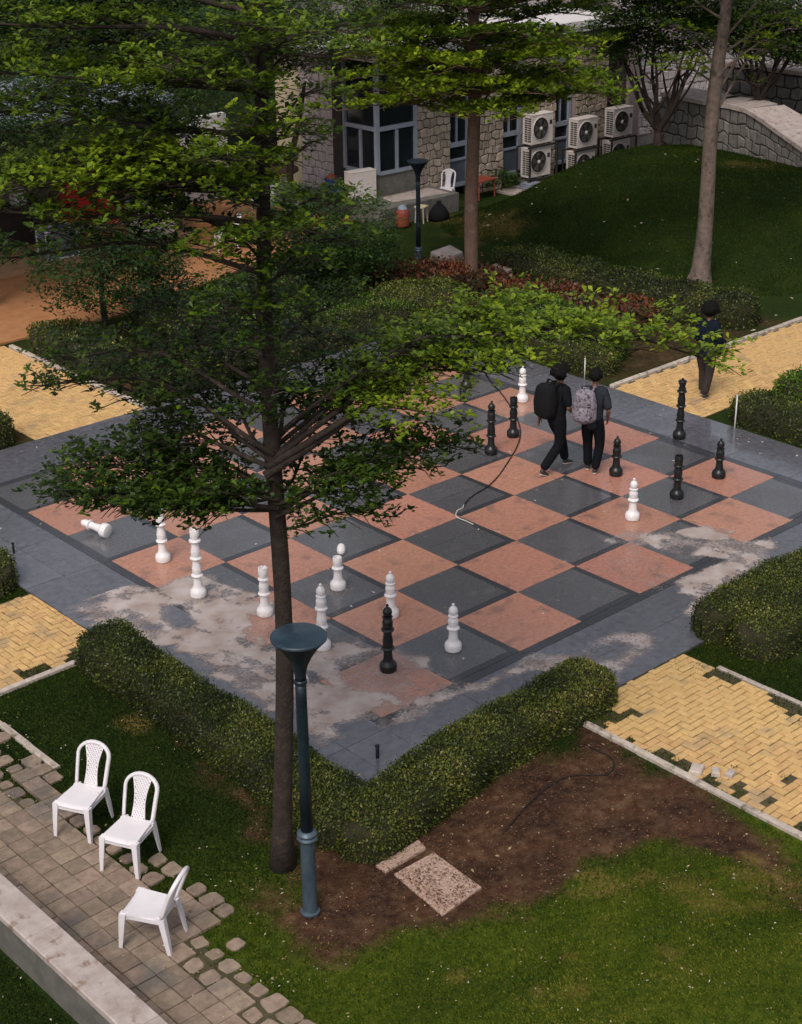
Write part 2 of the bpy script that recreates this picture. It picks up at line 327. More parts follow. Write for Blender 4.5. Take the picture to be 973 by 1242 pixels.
g2 = _ramp(_noise(26).outputs[0], [(.35, (.006,.013,.003)), (.65, (.035,.052,.009))])
mx0 = n.nodes.new('ShaderNodeMix'); mx0.data_type = 'RGBA'; mx0.inputs[0].default_value = .45; L(g1, mx0.inputs[6]); L(g2, mx0.inputs[7])
a0 = n.nodes.new('ShaderNodeAttribute'); a0.attribute_name = 'lush_lit'; lush_lit = _ramp(_noise(9).outputs[0], [(.3, (.036,.068,.006)), (.7, (.115,.140,.014))]); mx0b = _mix(a0.outputs['Fac'], mx0.outputs[2], lush_lit)  # brighter near turf: partly its own green, partly light painted into the colour
soilc = _mix(_ramp(_noise(1.7).outputs[0], [(.4, (0,0,0)), (.62, (1,1,1))]), _ramp(_noise(14).outputs[0], [(.3, (.022,.011,.008)), (.5, (.048,.026,.017)), (.7, (.085,.05,.033))]), _ramp(_noise(9).outputs[0], [(.3, (.055,.025,.014)), (.5, (.09,.045,.025)), (.7, (.14,.085,.05))]))
dryc = _ramp(_noise(20).outputs[0], [(.3, (.16,.11,.03)), (.7, (.30,.20,.07))])
a1 = n.nodes.new('ShaderNodeAttribute'); a1.attribute_name = 'soil'; a2 = n.nodes.new('ShaderNodeAttribute'); a2.attribute_name = 'dry'
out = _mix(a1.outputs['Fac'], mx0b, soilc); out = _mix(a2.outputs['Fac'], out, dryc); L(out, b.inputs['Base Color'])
bp = n.nodes.new('ShaderNodeBump'); bp.inputs['Strength'].default_value = .6; bp.inputs['Distance'].default_value = .03; L(_noise(45).outputs[0], bp.inputs['Height']); L(bp.outputs[0], b.inputs['Normal'])
gnd = np_mesh('ground', np.stack([X, Y, Z], -1).reshape(-1, 3), F4, gm, smooth=True, attrs={'soil': soil.ravel(), 'dry': dry.ravel()*.6, 'lush_lit': (sm(-Y-.45*X, 8.0-1.2, 10.5)*sm(X, -10.5, -8.0)*(.55+.9*(fbm(X*1.3, Y*1.3, 29)-.3))).clip(0, 1).ravel()}); tag(gnd, kind='structure')

# ------------------------------------------------------------------ plaza with the chessboard
S = 1.2; PX0, PX1, PY0, PY1 = -6.2, 6.15, -5.07, 7.45
plaza = part('plaza', M['joint'], None, lambda b: b.box(((PX0+PX1)/2, (PY0+PY1)/2, -.06), (PX1-PX0, PY1-PY0, .10))); tag(plaza, kind='structure')
def slab_mesh(lx, ly, h=.02, ch=.003): return MB().box((0,0,-h/2), (lx, ly, h), ch=ch).mesh('slab')
_cache = {}
def slab(name, x, y, lx, ly, m, parent, z=0.0, h=.02, ch=.003, rz=0.0, tilt=0.0):
    key = (name, round(lx,3), round(ly,3), h, m.name)
    if key not in _cache:
        me = slab_mesh(lx, ly, h, ch); me.materials.append(m); me.name = name; _cache[key] = me
    o = bpy.data.objects.new(name, _cache[key]); col.objects.link(o); o.location = (x, y, z)
    o.rotation_euler = (random.uniform(-tilt, tilt), random.uniform(-tilt, tilt), rz); o.parent = parent; return o
J = .006
for i in range(-5, 3):
    for j in range(-4, 4):
        x0, y1 = j*S, -i*S; y0 = y1-S        # square spans x0..x0+S, y0..y1
        pinksq = (i + j) % 2 == 0
        if pinksq:
            slab('pink_square', x0+S/2, y0+S/2, S-J, S-J, M['pink'], plaza, z=random.uniform(-.001, .001), tilt=.0006)
        else:
            fwd = .105; a = S-fwd-J
            # inner tile, split in two on a few squares as its joints show
            if (i, j) in ((0, -1), (-1, 0), (1, -1)):
                slab('grey_tile', x0+a/2+J/2, y0+fwd+J/2+a*.27, a-.002, a*.53-J, M['dark'], plaza, tilt=.001)
                slab('grey_tile', x0+a/2+J/2, y0+fwd+J/2+a*.77, a-.002, a*.46-J, M['dark'], plaza, tilt=.001)
            else: slab('grey_tile', x0+a/2+J/2, y0+fwd+a/2+J/2, a-.002, a-.002, M['dark'], plaza, tilt=.0008)
            slab('charcoal_strip', x0+S-fwd/2-J/2, y0+S/2, fwd-.004, S-J, M['strip'], plaza)
            slab('charcoal_strip', x0+(S-fwd)/2, y0+fwd/2+J/2, S-fwd-J, fwd-.004, M['strip'], plaza)
bx0, bx1, by0, by1 = -4*S, 4*S, -3*S, 5*S; sw = .15
for k in range(8):
    slab('charcoal_strip', bx0+S*(k+.5), by0-sw/2, S-J, sw-J, M['strip'], plaza); slab('charcoal_strip', bx0+S*(k+.5), by1+sw/2, S-J, sw-J, M['strip'], plaza)
    slab('charcoal_strip', bx0-sw/2, by0+S*(k+.5), sw-J, S-J, M['strip'], plaza); slab('charcoal_strip', bx1+sw/2, by0+S*(k+.5), sw-J, S-J, M['strip'], plaza)
for sx in (bx0-sw/2, bx1+sw/2):
    for sy in (by0-sw/2, by1+sw/2): slab('charcoal_strip', sx, sy, sw-J, sw-J, M['strip'], plaza)
def fill(xa, xb, ya, yb, ux, uy):
    nx = max(1, round((xb-xa)/ux)); ny = max(1, round((yb-ya)/uy)); dx = (xb-xa)/nx; dy = (yb-ya)/ny
    for a in range(nx):
        for c in range(ny): slab('border_slab', xa+dx*(a+.5), ya+dy*(c+.5), dx-.007, dy-.007, M['border'], plaza, z=random.uniform(-.002, .0005), tilt=.0012)
fill(PX0, bx0-sw, PY0, PY1, .62, 1.25); fill(bx1+sw, PX1, PY0, PY1, .62, 1.25)
fill(bx0-sw, bx1+sw, PY0, by0-sw, 1.25, .66); fill(bx0-sw, bx1+sw, by1+sw, PY1, 1.25, .65)
# a low lip of charcoal edging breaks off at the far east corner of the board

# dried silt washed over the low corners
def silt_sheet(name, xa, xb, ya, yb, step, polys, holes, z):
    xs = np.arange(xa, xb, step); ys = np.arange(ya, yb, step); X, Y = np.meshgrid(xs, ys, indexing='ij')
    n1 = fbm(X*1.5+Y*.5, Y*2.8, 31, 5)-.5; n2 = fbm(X*9, Y*9, 41, 4)-.5; n3 = fbm(X*.9+Y*.5, Y*.9, 51, 3)-.5
    a = np.zeros_like(X)
    for poly, core, soft in polys:
        d = sdf(X, Y, Gp(poly)) + n1*.55 + n3*.3; v = sm(d, -.04, soft)*core
        a = np.maximum(a, v)
    n4 = fbm(X*6+Y*1.5, Y*2.2-X*.6, 71, 4)-.5; patch = sm(n1*1.0+n2*.5+n4*.8, -.14, .12)
    a = a*(.42+.55*patch) + np.clip(a-.8, 0, 1)*.9*patch
    for poly, st in holes: a *= 1 - st*sm(sdf(X, Y, Gp(poly))+n1*.35, -.05, .12)
    n0_, n1_ = X.shape; idx = np.arange(n0_*n1_).reshape(n0_, n1_)
    F4 = np.stack([idx[:-1,:-1], idx[1:,:-1], idx[1:,1:], idx[:-1,1:]], -1).reshape(-1, 4)
    keep = a.ravel()[F4].max(1) > .03; F4 = F4[keep]; used = np.unique(F4); mp = -np.ones(n0_*n1_, int); mp[used] = np.arange(len(used))
    V = np.stack([X, Y, np.full_like(X, z)+np.clip(a, 0, 1)*.003], -1).reshape(-1, 3)[used]
    o = np_mesh(name, V, mp[F4], SILT, attrs={'cover': np.clip(a.ravel()[used], 0, 1)}, smooth=True); return tag(o, kind='stuff')
SILT = bpy.data.materials.new('dried_silt'); SILT.use_nodes = True; n = SILT.node_tree; L = n.links.new; b = n.nodes['Principled BSDF']; b.inputs['Roughness'].default_value = .8
geo = n.nodes.new('ShaderNodeNewGeometry')
SC = _ramp
def _noise(s, d=8):
    t = n.nodes.new('ShaderNodeTexNoise'); t.inputs['Scale'].default_value = s; t.inputs['Detail'].default_value = d; L(geo.outputs['Position'], t.inputs['Vector']); return t
def _ramp(src, stops):
    r = n.nodes.new('ShaderNodeValToRGB'); e = r.color_ramp.elements
    while len(e) < len(stops): e.new(.5)
    for i, (p, c) in enumerate(stops): e[i].position = p; e[i].color = (*c, 1)
    L(src, r.inputs[0]); return r.outputs[0]
L(_ramp(_noise(3).outputs[0], [(.3, (.33,.25,.22)), (.5, (.45,.37,.345)), (.7, (.56,.50,.49))]), b.inputs['Base Color'])
at = n.nodes.new('ShaderNodeAttribute'); at.attribute_name = 'cover'
nn = _noise(24); m1 = n.nodes.new('ShaderNodeMath'); m1.operation = 'MULTIPLY_ADD'; L(nn.outputs[0], m1.inputs[0]); m1.inputs[1].default_value = 1.1; m1.inputs[2].default_value = -.55
m2 = n.nodes.new('ShaderNodeMath'); m2.operation = 'ADD'; L(m1.outputs[0], m2.inputs[0]); L(at.outputs['Fac'], m2.inputs[1])
m3 = n.nodes.new('ShaderNodeMapRange'); m3.inputs[1].default_value = .12; m3.inputs[2].default_value = .78; m3.inputs[4].default_value = .92; L(m2.outputs[0], m3.inputs[0]); L(m3.outputs[0], b.inputs['Alpha'])
SW = [(70,735),(155,706),(190,716),(215,700),(262,694),(318,716),(345,745),(392,775),(445,765),(486,790),(520,800),(560,838),(615,812),(648,797),(652,812),(560,842),(500,868),(463,884),(330,870),(200,790),(110,768)]
silt_sheet('silt_film', -6.2, -1.2, -5.0, 1.6, .03,
  [(SW, .95, .22), ([(400,690),(360,700),(380,720),(420,730),(440,715)], .35, .3), ([(265,800),(330,860),(390,900),(420,895),(380,850),(300,790)], .75, .2)],
  [([(195,735),(225,735),(240,757),(215,765),(190,752)], .95), ([(265,690),(325,705),(300,720),(262,706)], .8), ([(368,812),(385,815),(402,832),(375,828)], .8), ([(395,800),(470,785),(560,838),(500,850),(430,835)], .62), ([(300,745),(345,752),(345,790),(318,790)], .8), ([(150,740),(200,760),(190,775),(150,762)], .6)], .0035)
silt_sheet('silt_film', -2.6, 4.2, -5.05, -.6, .03,
  [([(775,648),(850,640),(945,652),(955,662),(905,705),(862,750),(835,742),(830,702),(870,680),(800,672)], 1.0, .15), ([(690,690),(770,655),(830,690),(800,715),(740,705)], .34, .3), ([(592,822),(645,795),(690,788),(745,768),(790,770),(800,788),(745,832),(660,818)], .66, .2), ([(740,655),(775,645),(790,660),(760,668)], .5, .1)],
  [([(800,652),(830,650),(870,655),(850,668),(812,690),(795,668)], .62), ([(708,790),(745,775),(772,785),(745,802),(720,802)], .75)], .0036)

# ------------------------------------------------------------------ herringbone paths
def herringbone(name, xa, xb, ya, yb, wv, m, cap_key, keep, bed=True, pm=None, mesh_h=.06, z=-.004, tufts=0.0):
    g = part(name, M['paverbed'], None, lambda b: b.box(((xa+xb)/2, (ya+yb)/2, z-.055), (xb-xa, yb-ya, .08))); tag(g, kind='structure')
    W = wv; nx = int((xb-xa)/W)+1; ny = int((yb-ya)/W)+1; cells = []
    for i in range(-1, nx):
        for j in range(-1, ny):
            c = (i-j) % 4
            if c == 0: cx, cy, lx, ly = xa+(i+1)*W, ya+(j+.5)*W, 2*W, W
            elif c == 3: cx, cy, lx, ly = xa+(i+.5)*W, ya+(j+1)*W, W, 2*W
            else: continue
            x0, x1, y0, y1 = max(cx-lx/2, xa), min(cx+lx/2, xb), max(cy-ly/2, ya), min(cy+ly/2, yb)
            if x1-x0 < .05 or y1-y0 < .05: continue
            if not keep((x0+x1)/2, (y0+y1)/2): continue
            cells.append(((x0+x1)/2, (y0+y1)/2, x1-x0, y1-y0))
    cells.sort(key=lambda c: cap_key(c[0], c[1]))
    joined = MB()
    for k, (cx, cy, lx, ly) in enumerate(cells):
        dz = random.uniform(-.006, .004); g_ = random.uniform(.008, .016)
        if k < 295: slab('paver', cx+random.uniform(-.003,.003), cy+random.uniform(-.003,.003), round(lx-.012,3), round(ly-.012,3), m, g, z=z+dz+.002, h=.045, ch=.007, rz=random.uniform(-.02,.02), tilt=.012)
        else: joined.box((cx, cy, z+dz-.02), (lx-g_, ly-g_, .045), ch=.006)
    if joined.v: tag(joined.build('pavers', m, g), kind='stuff')
    return g
camd = lambda x, y: math.hypot(x-CAM[0], y-CAM[1])
def ragS(x, y):
    e = x+3.05; k = float(fbm(x*2.6, y*2.6, 77)); return not (e < .75 and k > .42 + e*.32) and not (x > -1.08 and y < -5.6 and k > .5)
pathS = herringbone('path', -3.05, -.9, -10.5, PY0-.004, .104, M['paver'], camd, ragS)
pathW = herringbone('path', -12.5, PX0-.004, .2, 2.32, .104, M['paver'], lambda x, y: -x, lambda x, y: not (y < .45 and float(fbm(x*3, y*3, 5)) > .5) and not (y > 2.15 and float(fbm(x*3, y*3, 9)) > .55))
pathN = herringbone('path', -3.1, -.85, PY1+.004, 12.55, .104, M['paver'], camd, lambda x, y: True)
pathE = herringbone('path', PX1+.004, 18, .12, 2.25, .104, M['paver'], camd, lambda x, y: True)

def kerb_run(label, x0, y0, x1, y1, w, seg, wob=0.0, gaps=(), h=.12, top=.045, m='kerb', cat='kerb'):
    d = Vector((x1-x0, y1-y0, 0)); Ltot = d.length; nseg = max(1, round(Ltot/seg)); a = math.atan2(d.y, d.x); u = d.normalized()
    root = empty('kerb', (x0, y0, 0), a, label, cat); s = Ltot/nseg
    for k in range(nseg):
        if k in gaps: continue
        c = MB().box((0, 0, 0), (s-.008, w, h), ch=.012).mesh('kerb_stone'); o = link('kerb_stone', c, M[m], root)
        o.location = (s*(k+.5), random.uniform(-wob, wob), top-h/2+random.uniform(-.008, .004)); o.rotation_euler = (random.uniform(-.02,.02), random.uniform(-.01,.01), random.uniform(-wob,wob)*.8)
    return root
kerb_run('pale concrete kerb between the bare soil and the nearer right-hand yellow path', -3.11, -5.35, -3.11, -10.5, .085, .8, .012, top=.02)
kerb_run('pale kerb on the hedge side of the nearer right-hand yellow path, half sunk in grass', -.84, -5.6, -.84, -10.4, .07, .7, .025, top=.005, gaps=(2,))
kerb_run('pale kerb between left yellow path and the dark lawn with chairs', -6.55, .14, -12.4, .14, .085, .9, .010, top=.02)
kerb_run('pale kerb on far side of the upper left yellow path beside dark tree shade', -.78, 7.5, -.78, 12.4, .10, .9, .01)
kerb_run('pale kerb edging the far side of the yellow path where the lone walker is', 6.2, 2.32, 18, 2.32, .10, .9, .01)
kerb_run('straight pale kerb between cobbled walk and dark lawn left of the chairs', -8.27, .1, -8.27, -1.85, .085, .6, .006, top=.015)

# ------------------------------------------------------------------ cobbled walk and low wall bottom left
walk = part('cobbled_walk', M['paverbed'], None, lambda b: b.box((-9.42, -4.0, -.035), (1.08, 10.4, .05))); tag(walk, kind='structure')
c0 = []; occ = {}
W = .235
for i in range(0, 10):
    for j in range(0, 46):
        x = -9.93 + (i+.5)*W; y = .95 - (j+.5)*W
        edge = -8.62 + .07*math.sin(y*2.1) + .12*float(sm(-y, 4.9, 6.8)); over = x - edge; nse = float(fbm(x*2.1, y*2.1, 91))
        loose = over > -.05 or (y < -5.4 and x > -9.25 + (y+6.6)*.35 + 1.5*(nse-.5)) or (y > -2.4 and x > -9.0 and nse > .40)
        if x > -8.28 - .26*max(0, -5-y) + .35*(nse-.5): continue
        if over > .42 or (over > .2 and nse > .52) or (loose and float(fbm(x*5, y*5, 3)) > .70): continue
        c0.append((x, y, loose)); occ[(i, j)] = loose
c0.sort(key=lambda c: camd(c[0], c[1]))
for k, (x, y, loose) in enumerate(c0[:298]):
    sc_ = random.uniform(.66, .99) if loose else random.uniform(.94, .985); jj = .012 if loose else .002
    o_ = MB(); h = W*sc_/2; poly = []
    if loose:
        cs = [(sx*h*random.uniform(.78, 1.08), sy*h*random.uniform(.78, 1.08)) for sx, sy in ((1,1),(-1,1),(-1,-1),(1,-1))]
        for q in range(4):
            p0, p1, p2 = Vector(cs[q-1]), Vector(cs[q]), Vector(cs[(q+1)%4]); ct = random.uniform(.08, .30); poly += [tuple(p1.lerp(p0, ct)), tuple(p1.lerp(p2, random.uniform(.08, .28)))]
            if random.random() < .5: poly.append(tuple(p1.lerp(p2, .5)*random.uniform(.93, 1.05)))
    else: poly = [(h*random.uniform(.98,1.01), h), (-h, h*random.uniform(.98,1.01)), (-h, -h), (h, -h)]
    o_.prism(poly, -.05, 0, inset=.008 if loose else .005); o = o_.build('cobble', M['cobble'], walk)
    o.location = (x+random.uniform(-jj,jj), y+random.uniform(-jj,jj), (.0 if loose else .010)+random.uniform(-.004,.004)); o.rotation_euler = (random.uniform(-.012,.012), random.uniform(-.012,.012), random.uniform(-.12,.12) if loose else random.uniform(-.008,.008))
def off_cobbles(x, y):
    fi = (x+9.93)/W; fj = (.95-y)/W; i = np.floor(fi).astype(int); j = np.floor(fj).astype(int); u = np.maximum(abs(fi-i-.5), abs(fj-j-.5)); out = np.ones(len(x), bool)
    for q in range(len(x)):
        l_ = occ.get((i[q], j[q]))
        if l_ is True: out[q] = u[q] > .40
        elif l_ is False: out[q] = False
    return out
lw = empty('low_wall', (-10.2, -4, 0), 0, 'low concrete garden wall with pale weathered coping in the bottom left corner', 'wall')
part('wall_body', M['concrete'], lw, lambda b: b.box((-.02, 0, .17), (.24, 12, .5)))
for k in range(7):
    part('coping_slab', M['coping'], lw, lambda b: b.box((.0, -6+12/7*(k+.5), .45), (.34, 12/7-.006, .07), ch=.012))

# worn manhole cover near the lamp
mc = empty('manhole_cover', (-6.55, -6.3, 0), 0, 'worn pinkish concrete cover slab in the brown soil by the hedge corner', 'manhole cover')
P4 = [G(526,1033), G(584,1075), G(537,1109), G(478,1059)]; c4 = sum(P4, Vector())/4
mc.location = c4
part('cover_slab', M['cover'], mc, lambda b: b.prism([(p-c4).xy for p in P4], -.06, -.006, inset=.004))
e0, e1 = P4[0]-c4, P4[3]-c4; o1 = (P4[2]-P4[3]).normalized()
for t in (.10, .22): part('frame_ridge', M['cover'], mc, lambda b: b.prism([((e1+(P4[2]-P4[3])*.04)*(1)+ (e0-e1)*t).xy, ((e1+(P4[2]-P4[3])*.96)+(e0-e1)*t).xy, ((e1+(P4[2]-P4[3])*.96)+(e0-e1)*(t+.035)).xy, ((e1+(P4[2]-P4[3])*.04)+(e0-e1)*(t+.035)).xy], -.0062, .010, inset=.004))
Q4 = [G(508,1018), G(517,1028), G(468,1057), G(456,1049)]; q4 = sum(Q4, Vector())/4
sl = empty('edge_slab', q4, 0, 'narrow broken concrete slab lying between worn cover and hedge', 'slab')
part('slab_piece', M['cover'], sl, lambda b: b.prism([(p-q4).xy for p in Q4], -.05, .0, inset=.006))

# ------------------------------------------------------------------ giant chess pieces
BASE = [(.092,0),(.106,.008),(.112,.03),(.106,.034),(.112,.04),(.114,.075),(.105,.108),(.082,.128),(.072,.15)]
def chess(px, py, kind, colr, label, group, lie=None):
    m = M[colr]; p = G(px, py); p = p + Vector(AWAY)*.105
    r = empty('chess_piece', (p.x, p.y, .001), random.uniform(0, 6), label, 'chess piece', group)
    part('base', m, r, lambda b: b.lathe(BASE, 28), True, 40)
    z = .149; tw = {'pawn': 1, 'rook': 1, 'stub': 1, 'bishop': 2, 'tall_rook': 3, 'king': 3, 'queen': 3, 'tall_plain': 3}[kind]
    def ring(z0, rr=.086): part('ring', m, r, lambda b: b.lathe([(.06,z0-.012),(rr-.008,z0-.006),(rr,z0+.008),(rr-.004,z0+.02),(.066,z0+.032),(.058,z0+.034)], 24), True, 40)
    n_ = {'pawn': 1, 'rook': 1, 'stub': 1, 'bishop': 2, 'tall_rook': 3, 'king': 3, 'queen': 3, 'tall_plain': 2}[kind]
    H = .185 if n_ == 1 else .155
    for k in range(n_):
        z1 = z + (.17 if k == 0 else .235)
        w0 = .066 if k == 0 else .062; w1 = .056 if k == 0 else .056
        def shaft(b, z=z, z1=z1, k=k):
            if k == 0: b.lathe([(.070,z-.002),(w0-.004,z+.03),(w1,z+.10),(w1,z1)], 24)
            else: b.lathe([(.058,z),(.066,z+.03),(.068,z+.085),(.062,z+.088),(.067,z+.094),(.060,z+.13),(.054,z+.18),(.054,z1)], 24)
        part('shaft', m, r, shaft, True, 40); ring(z1); z = z1+.03
    if kind in ('pawn', 'bishop', 'queen'):
        part('shaft', m, r, lambda b: b.lathe([(.058,z),(.067,z+.04),(.069,z+.085),(.062,z+.088),(.066,z+.094),(.054,z+.135),(.044,z+.15)], 24), True, 40); z += .148
        part('collar', m, r, lambda b: b.lathe([(.04,z-.004),(.066,z),(.068,z+.012),(.045,z+.024)], 24), True, 40); z += .02
        part('head', m, r, lambda b: b.lathe([(.034,z),(.052,z+.018),(.062,z+.05),(.058,z+.082),(.040,z+.112),(.018,z+.126),(.012,z+.132),(.020,z+.142),(.021,z+.152),(.012,z+.166),(0,z+.17)], 24), True, 50)
    elif kind in ('rook', 'tall_rook', 'stub'):
        if kind == 'rook':
            part('shaft', m, r, lambda b: b.lathe([(.058,z),(.067,z+.04),(.069,z+.10),(.062,z+.104),(.067,z+.11),(.055,z+.16),(.054,z+.195)], 24), True, 40); z += .19
            ring(z, .078); z += .025
        part('turret', m, r, lambda b: b.lathe([(.058,z),(.060,z+.03),(.066,z+.05),(.066,z+.135),(.060,z+.145),(.048,z+.145),(.046,z+.12),(0,z+.118)], 24), True, 40)
        if kind != 'stub':
            for q in range(6):
                a = q*math.pi/3; part('merlon', m, r, lambda b: b.box((.055*math.cos(a), .055*math.sin(a), z+.148), (.016, .034, .02), Matrix.Rotation(a, 3, 'Z')))
    elif kind == 'king':
        part('shaft', m, r, lambda b: b.lathe([(.056,z),(.064,z+.03),(.058,z+.05)], 24), True, 40); z += .048
        part('crown', m, r, lambda b: b.lathe([(.045,z),(.050,z+.03),(.072,z+.10),(.078,z+.108),(.074,z+.116),(.055,z+.118),(.05,z+.13),(.02,z+.142),(0,z+.144)], 24), True, 40)
        part('finial', m, r, lambda b: b.lathe([(.01,z+.14),(.02,z+.15),(.018,z+.165),(0,z+.172)], 16), True)
    return r
W_, K_ = 'giant white chess pieces on the board', 'giant black chess pieces on the board'
chess(197,684,'king','white','tall white chess piece at far left whose top is hidden by tree leaves',W_)
chess(240,727,'tall_rook','white','tall flat-topped white chess piece with three rings standing on silty dark square at left',W_)
chess(321,750,'rook','white','flat-topped white rook directly left of the main tree trunk',W_)
chess(410,718,'stub','white','shortest upright white rook, on the dark square right of the trunk',W_)
chess(391,791,'bishop','white','tall white round-headed piece just right of the near lamp head',W_)
chess(474,752,'pawn','white','white pawn on pink square directly behind the black piece in the silt',W_)
chess(550,793,'pawn','white','white pawn standing alone on the nearest dark square',W_)
chess(363,835,'rook','white','white piece mostly hidden behind the tree trunk and lamp pole',W_)
chess(768,633,'pawn','white','white pawn on pink square in front of the black rook, right of the walkers',W_)
chess(634,489,'pawn','white','white pawn at the far edge of the board left of the walking pair',W_)
chess(471,818,'bishop','black','black chess piece standing in pink silt, nearest black one to camera',K_)
chess(596,553,'bishop','black','black round-topped piece on dark square at the tip of the low tree branch',K_)
chess(623,532,'rook','black','flat-topped black rook on pink square beside the cable, left of the walkers',K_)
chess(566,473,'bishop','black','black piece at the back edge of the board partly under the leaves',K_)
chess(748,579,'pawn','black','black pawn just right of the walker with the grey backpack',K_)
chess(825,534,'king','black','tallest black chess piece with a crown, on the grey border near yellow path',K_)
chess(822,607,'rook','black','black rook on the dark square between white pawn and black bishop',K_)
chess(873,582,'pawn','black','rightmost black chess piece, on a pink square by the right border',K_)
chess(414,490,'pawn','black','left one of two black pieces under the tree canopy at the back of the board',K_)
chess(437,487,'pawn','black','right one of two black pieces under the tree canopy at the back of the board',K_)
p = G(561,486); r = empty('loose_chess_piece', (p.x, p.y, .0), 0, 'small detached black chess piece segment in front of the black piece at the back', 'chess piece', K_)
part('head', M['black'], r, lambda b: b.lathe([(.06,0),(.075,.01),(.07,.03),(.05,.05),(.055,.15),(.066,.16),(.06,.19),(.05,.24),(.02,.27),(0,.275)], 20), True, 50)
p = G(414,671); r = empty('loose_chess_piece', (p.x, p.y, .0), 0, 'loose white egg-shaped chess head lying on the dark square behind the short rook', 'chess piece', W_)
part('head', M['white'], r, lambda b: b.lathe([(.0,-.09),(.045,-.075),(.062,-.03),(.064,.02),(.052,.07),(.03,.092),(0,.1)], 20, c=(0,0,.062), axis=tuple(AWAY*.9+np.array([0,0,.5]))), True)
p = G(132,652); r = empty('fallen_chess_piece', (p.x, p.y, .1), 0, 'white chess piece fallen over under the drooping leaves at far left', 'chess piece', W_)
ax = tuple(imgdir(150)+Vector((0,0,.10)))
part('base', M['white'], r, lambda b: b.lathe(BASE, 24, axis=ax), True, 40)
part('shaft', M['white'], r, lambda b: b.lathe([(.07,.148),(.056,.24),(.056,.33),(.086,.34),(.086,.36),(.05,.38),(.062,.44),(.04,.5),(0,.52)], 24, axis=ax), True, 40)

# ------------------------------------------------------------------ plastic chairs
def make_chair(loc, facing, label, s=1.0):
    r = empty('plastic_chair', loc, facing - math.pi/2, label, 'chair', 'white plastic chairs on the cobbled walk'); r.scale = (s, s, s)
    pl = M['plastic']; wd = .205; sh = .42   # local +y is the front
    def seat(b):
        ys = [-.20,-.12,-.02,.08,.16,.205,.225]; V = []; xs = [-1,-.97,-.5,0,.5,.97,1]
        for yv in ys:
            hw = wd*(.86 + .17*(yv+.2)/.42); 
            for q, x in enumerate(xs):
                zc = sh - .014*(1-x*x) - (.02 if yv > .21 else 0) + (.004 if yv < -.15 else 0); zc -= .03 if q in (0, 6) else 0
                V.append((x*hw, yv, zc))
        nT = len(V); V += [(v[0]*.985, v[1]*.985, v[2]-.012) for v in V]; k = 7; Fc = []
        for a in range(len(ys)-1):
            for c in range(6): Fc.append((a*k+c, a*k+c+1, (a+1)*k+c+1, (a+1)*k+c)); Fc.append((nT+a*k+c, nT+(a+1)*k+c, nT+(a+1)*k+c+1, nT+a*k+c+1))
        for c in range(6): Fc.append((c, nT+c, nT+c+1, c+1)); e = (len(ys)-1)*k; Fc.append((e+c, e+c+1, nT+e+c+1, nT+e+c))
        for a in range(len(ys)-1): Fc.append((a*k, (a+1)*k, nT+(a+1)*k, nT+a*k)); Fc.append((a*k+6, nT+a*k+6, nT+(a+1)*k+6, (a+1)*k+6))
        b.add(V, Fc)
    part('seat', pl, r, seat, True, 50)
    part('apron', pl, r, lambda b: [b.box((0, .208, sh-.052), (2*wd*.96, .012, .055)), b.box((-wd*.93, 0, sh-.05), (.012, .36, .045)), b.box((wd*.93, 0, sh-.05), (.012, .36, .045)), b.box((0, -.19, sh-.05), (2*wd*.82, .012, .045))])
    for sx in (-1, 1):
        for sy in (1, -1):
            tx, ty = sx*wd*(.93 if sy > 0 else .80), sy*.195; bx, by = tx+sx*.022, ty+sy*(.045 if sy > 0 else .07)
            def leg(b):
                V = []; 
                for z, f, w2 in ((sh-.01, 0, .034), (sh*.5, .5, .028), (0.0, 1, .019)):
                    cx, cy = tx+(bx-tx)*f, ty+(by-ty)*f
                    V += [(cx+sx*w2*.9, cy+sy*w2, z), (cx-sx*w2, cy+sy*w2, z), (cx-sx*w2, cy+sy*w2*.3, z), (cx+sx*w2*.3, cy+sy*w2*.3, z), (cx+sx*w2*.3, cy-sy*w2, z), (cx+sx*w2*.9, cy-sy*w2, z)]
                Fc = [tuple(range(6)), tuple(range(17, 11, -1))]
                for a in (0, 1):
                    for c in range(6): Fc.append((a*6+c, a*6+(c+1)%6, (a+1)*6+(c+1)%6, (a+1)*6+c))
                if sx*sy > 0: pass
                b.add(V, Fc)
            part('leg', pl, r, leg)
    # back: arched frame leaning backwards, with lattice splat
    def bk(u, t): return Vector((u, -.195-.155*t-.03*t*t, sh-.02+.47*t))
    def arch(b):
        pts = []
        for k in range(6): pts.append(bk(-wd*(.84+.08*k/5), k/5*.70))
        for k in range(1, 12):
            a = math.pi - math.pi*k/12; pts.append(bk(wd*.92*math.cos(a), .70+.28*math.sin(a)))
        for k in range(6): pts.append(bk(wd*(.92-.08*k/5), .70-k/5*.70))
        b.tube(pts, [.025]*len(pts), 8, flat=.8)
    part('back_frame', pl, r, arch, True)
    def hw(t): return .062+.028*abs(2*(t-.38))**1.6 + (.02*max(0, t-.6)/.4)
    def rails(sx):
        def f(b): b.tube([bk(sx*hw(t), t) for t in np.linspace(.0, .93, 9)], .0075, 6)
        return f
    for sx in (-1, 1): part('splat_rail', pl, r, rails(sx), True)
    def lattice(b):
        for sgn in (-1, 1):
            for k in range(-3, 15):
                pts = []
                for t in np.linspace(.02, .96, 40):
                    u = sgn*((t - k/11)*.36)
                    if abs(u) <= hw(t): pts.append(bk(u, t))
                if len(pts) > 1: b.tube([pts[0], pts[-1]], .0105, 5, flat=.5)
    part('lattice', pl, r, lattice)
    return r
def fdir(deg): v = imgdir(deg); return math.atan2(v.y, v.x)
make_chair(G(103,1003), fdir(250), 'white plastic chair standing furthest back, leftmost of the three on the cobbled walk')
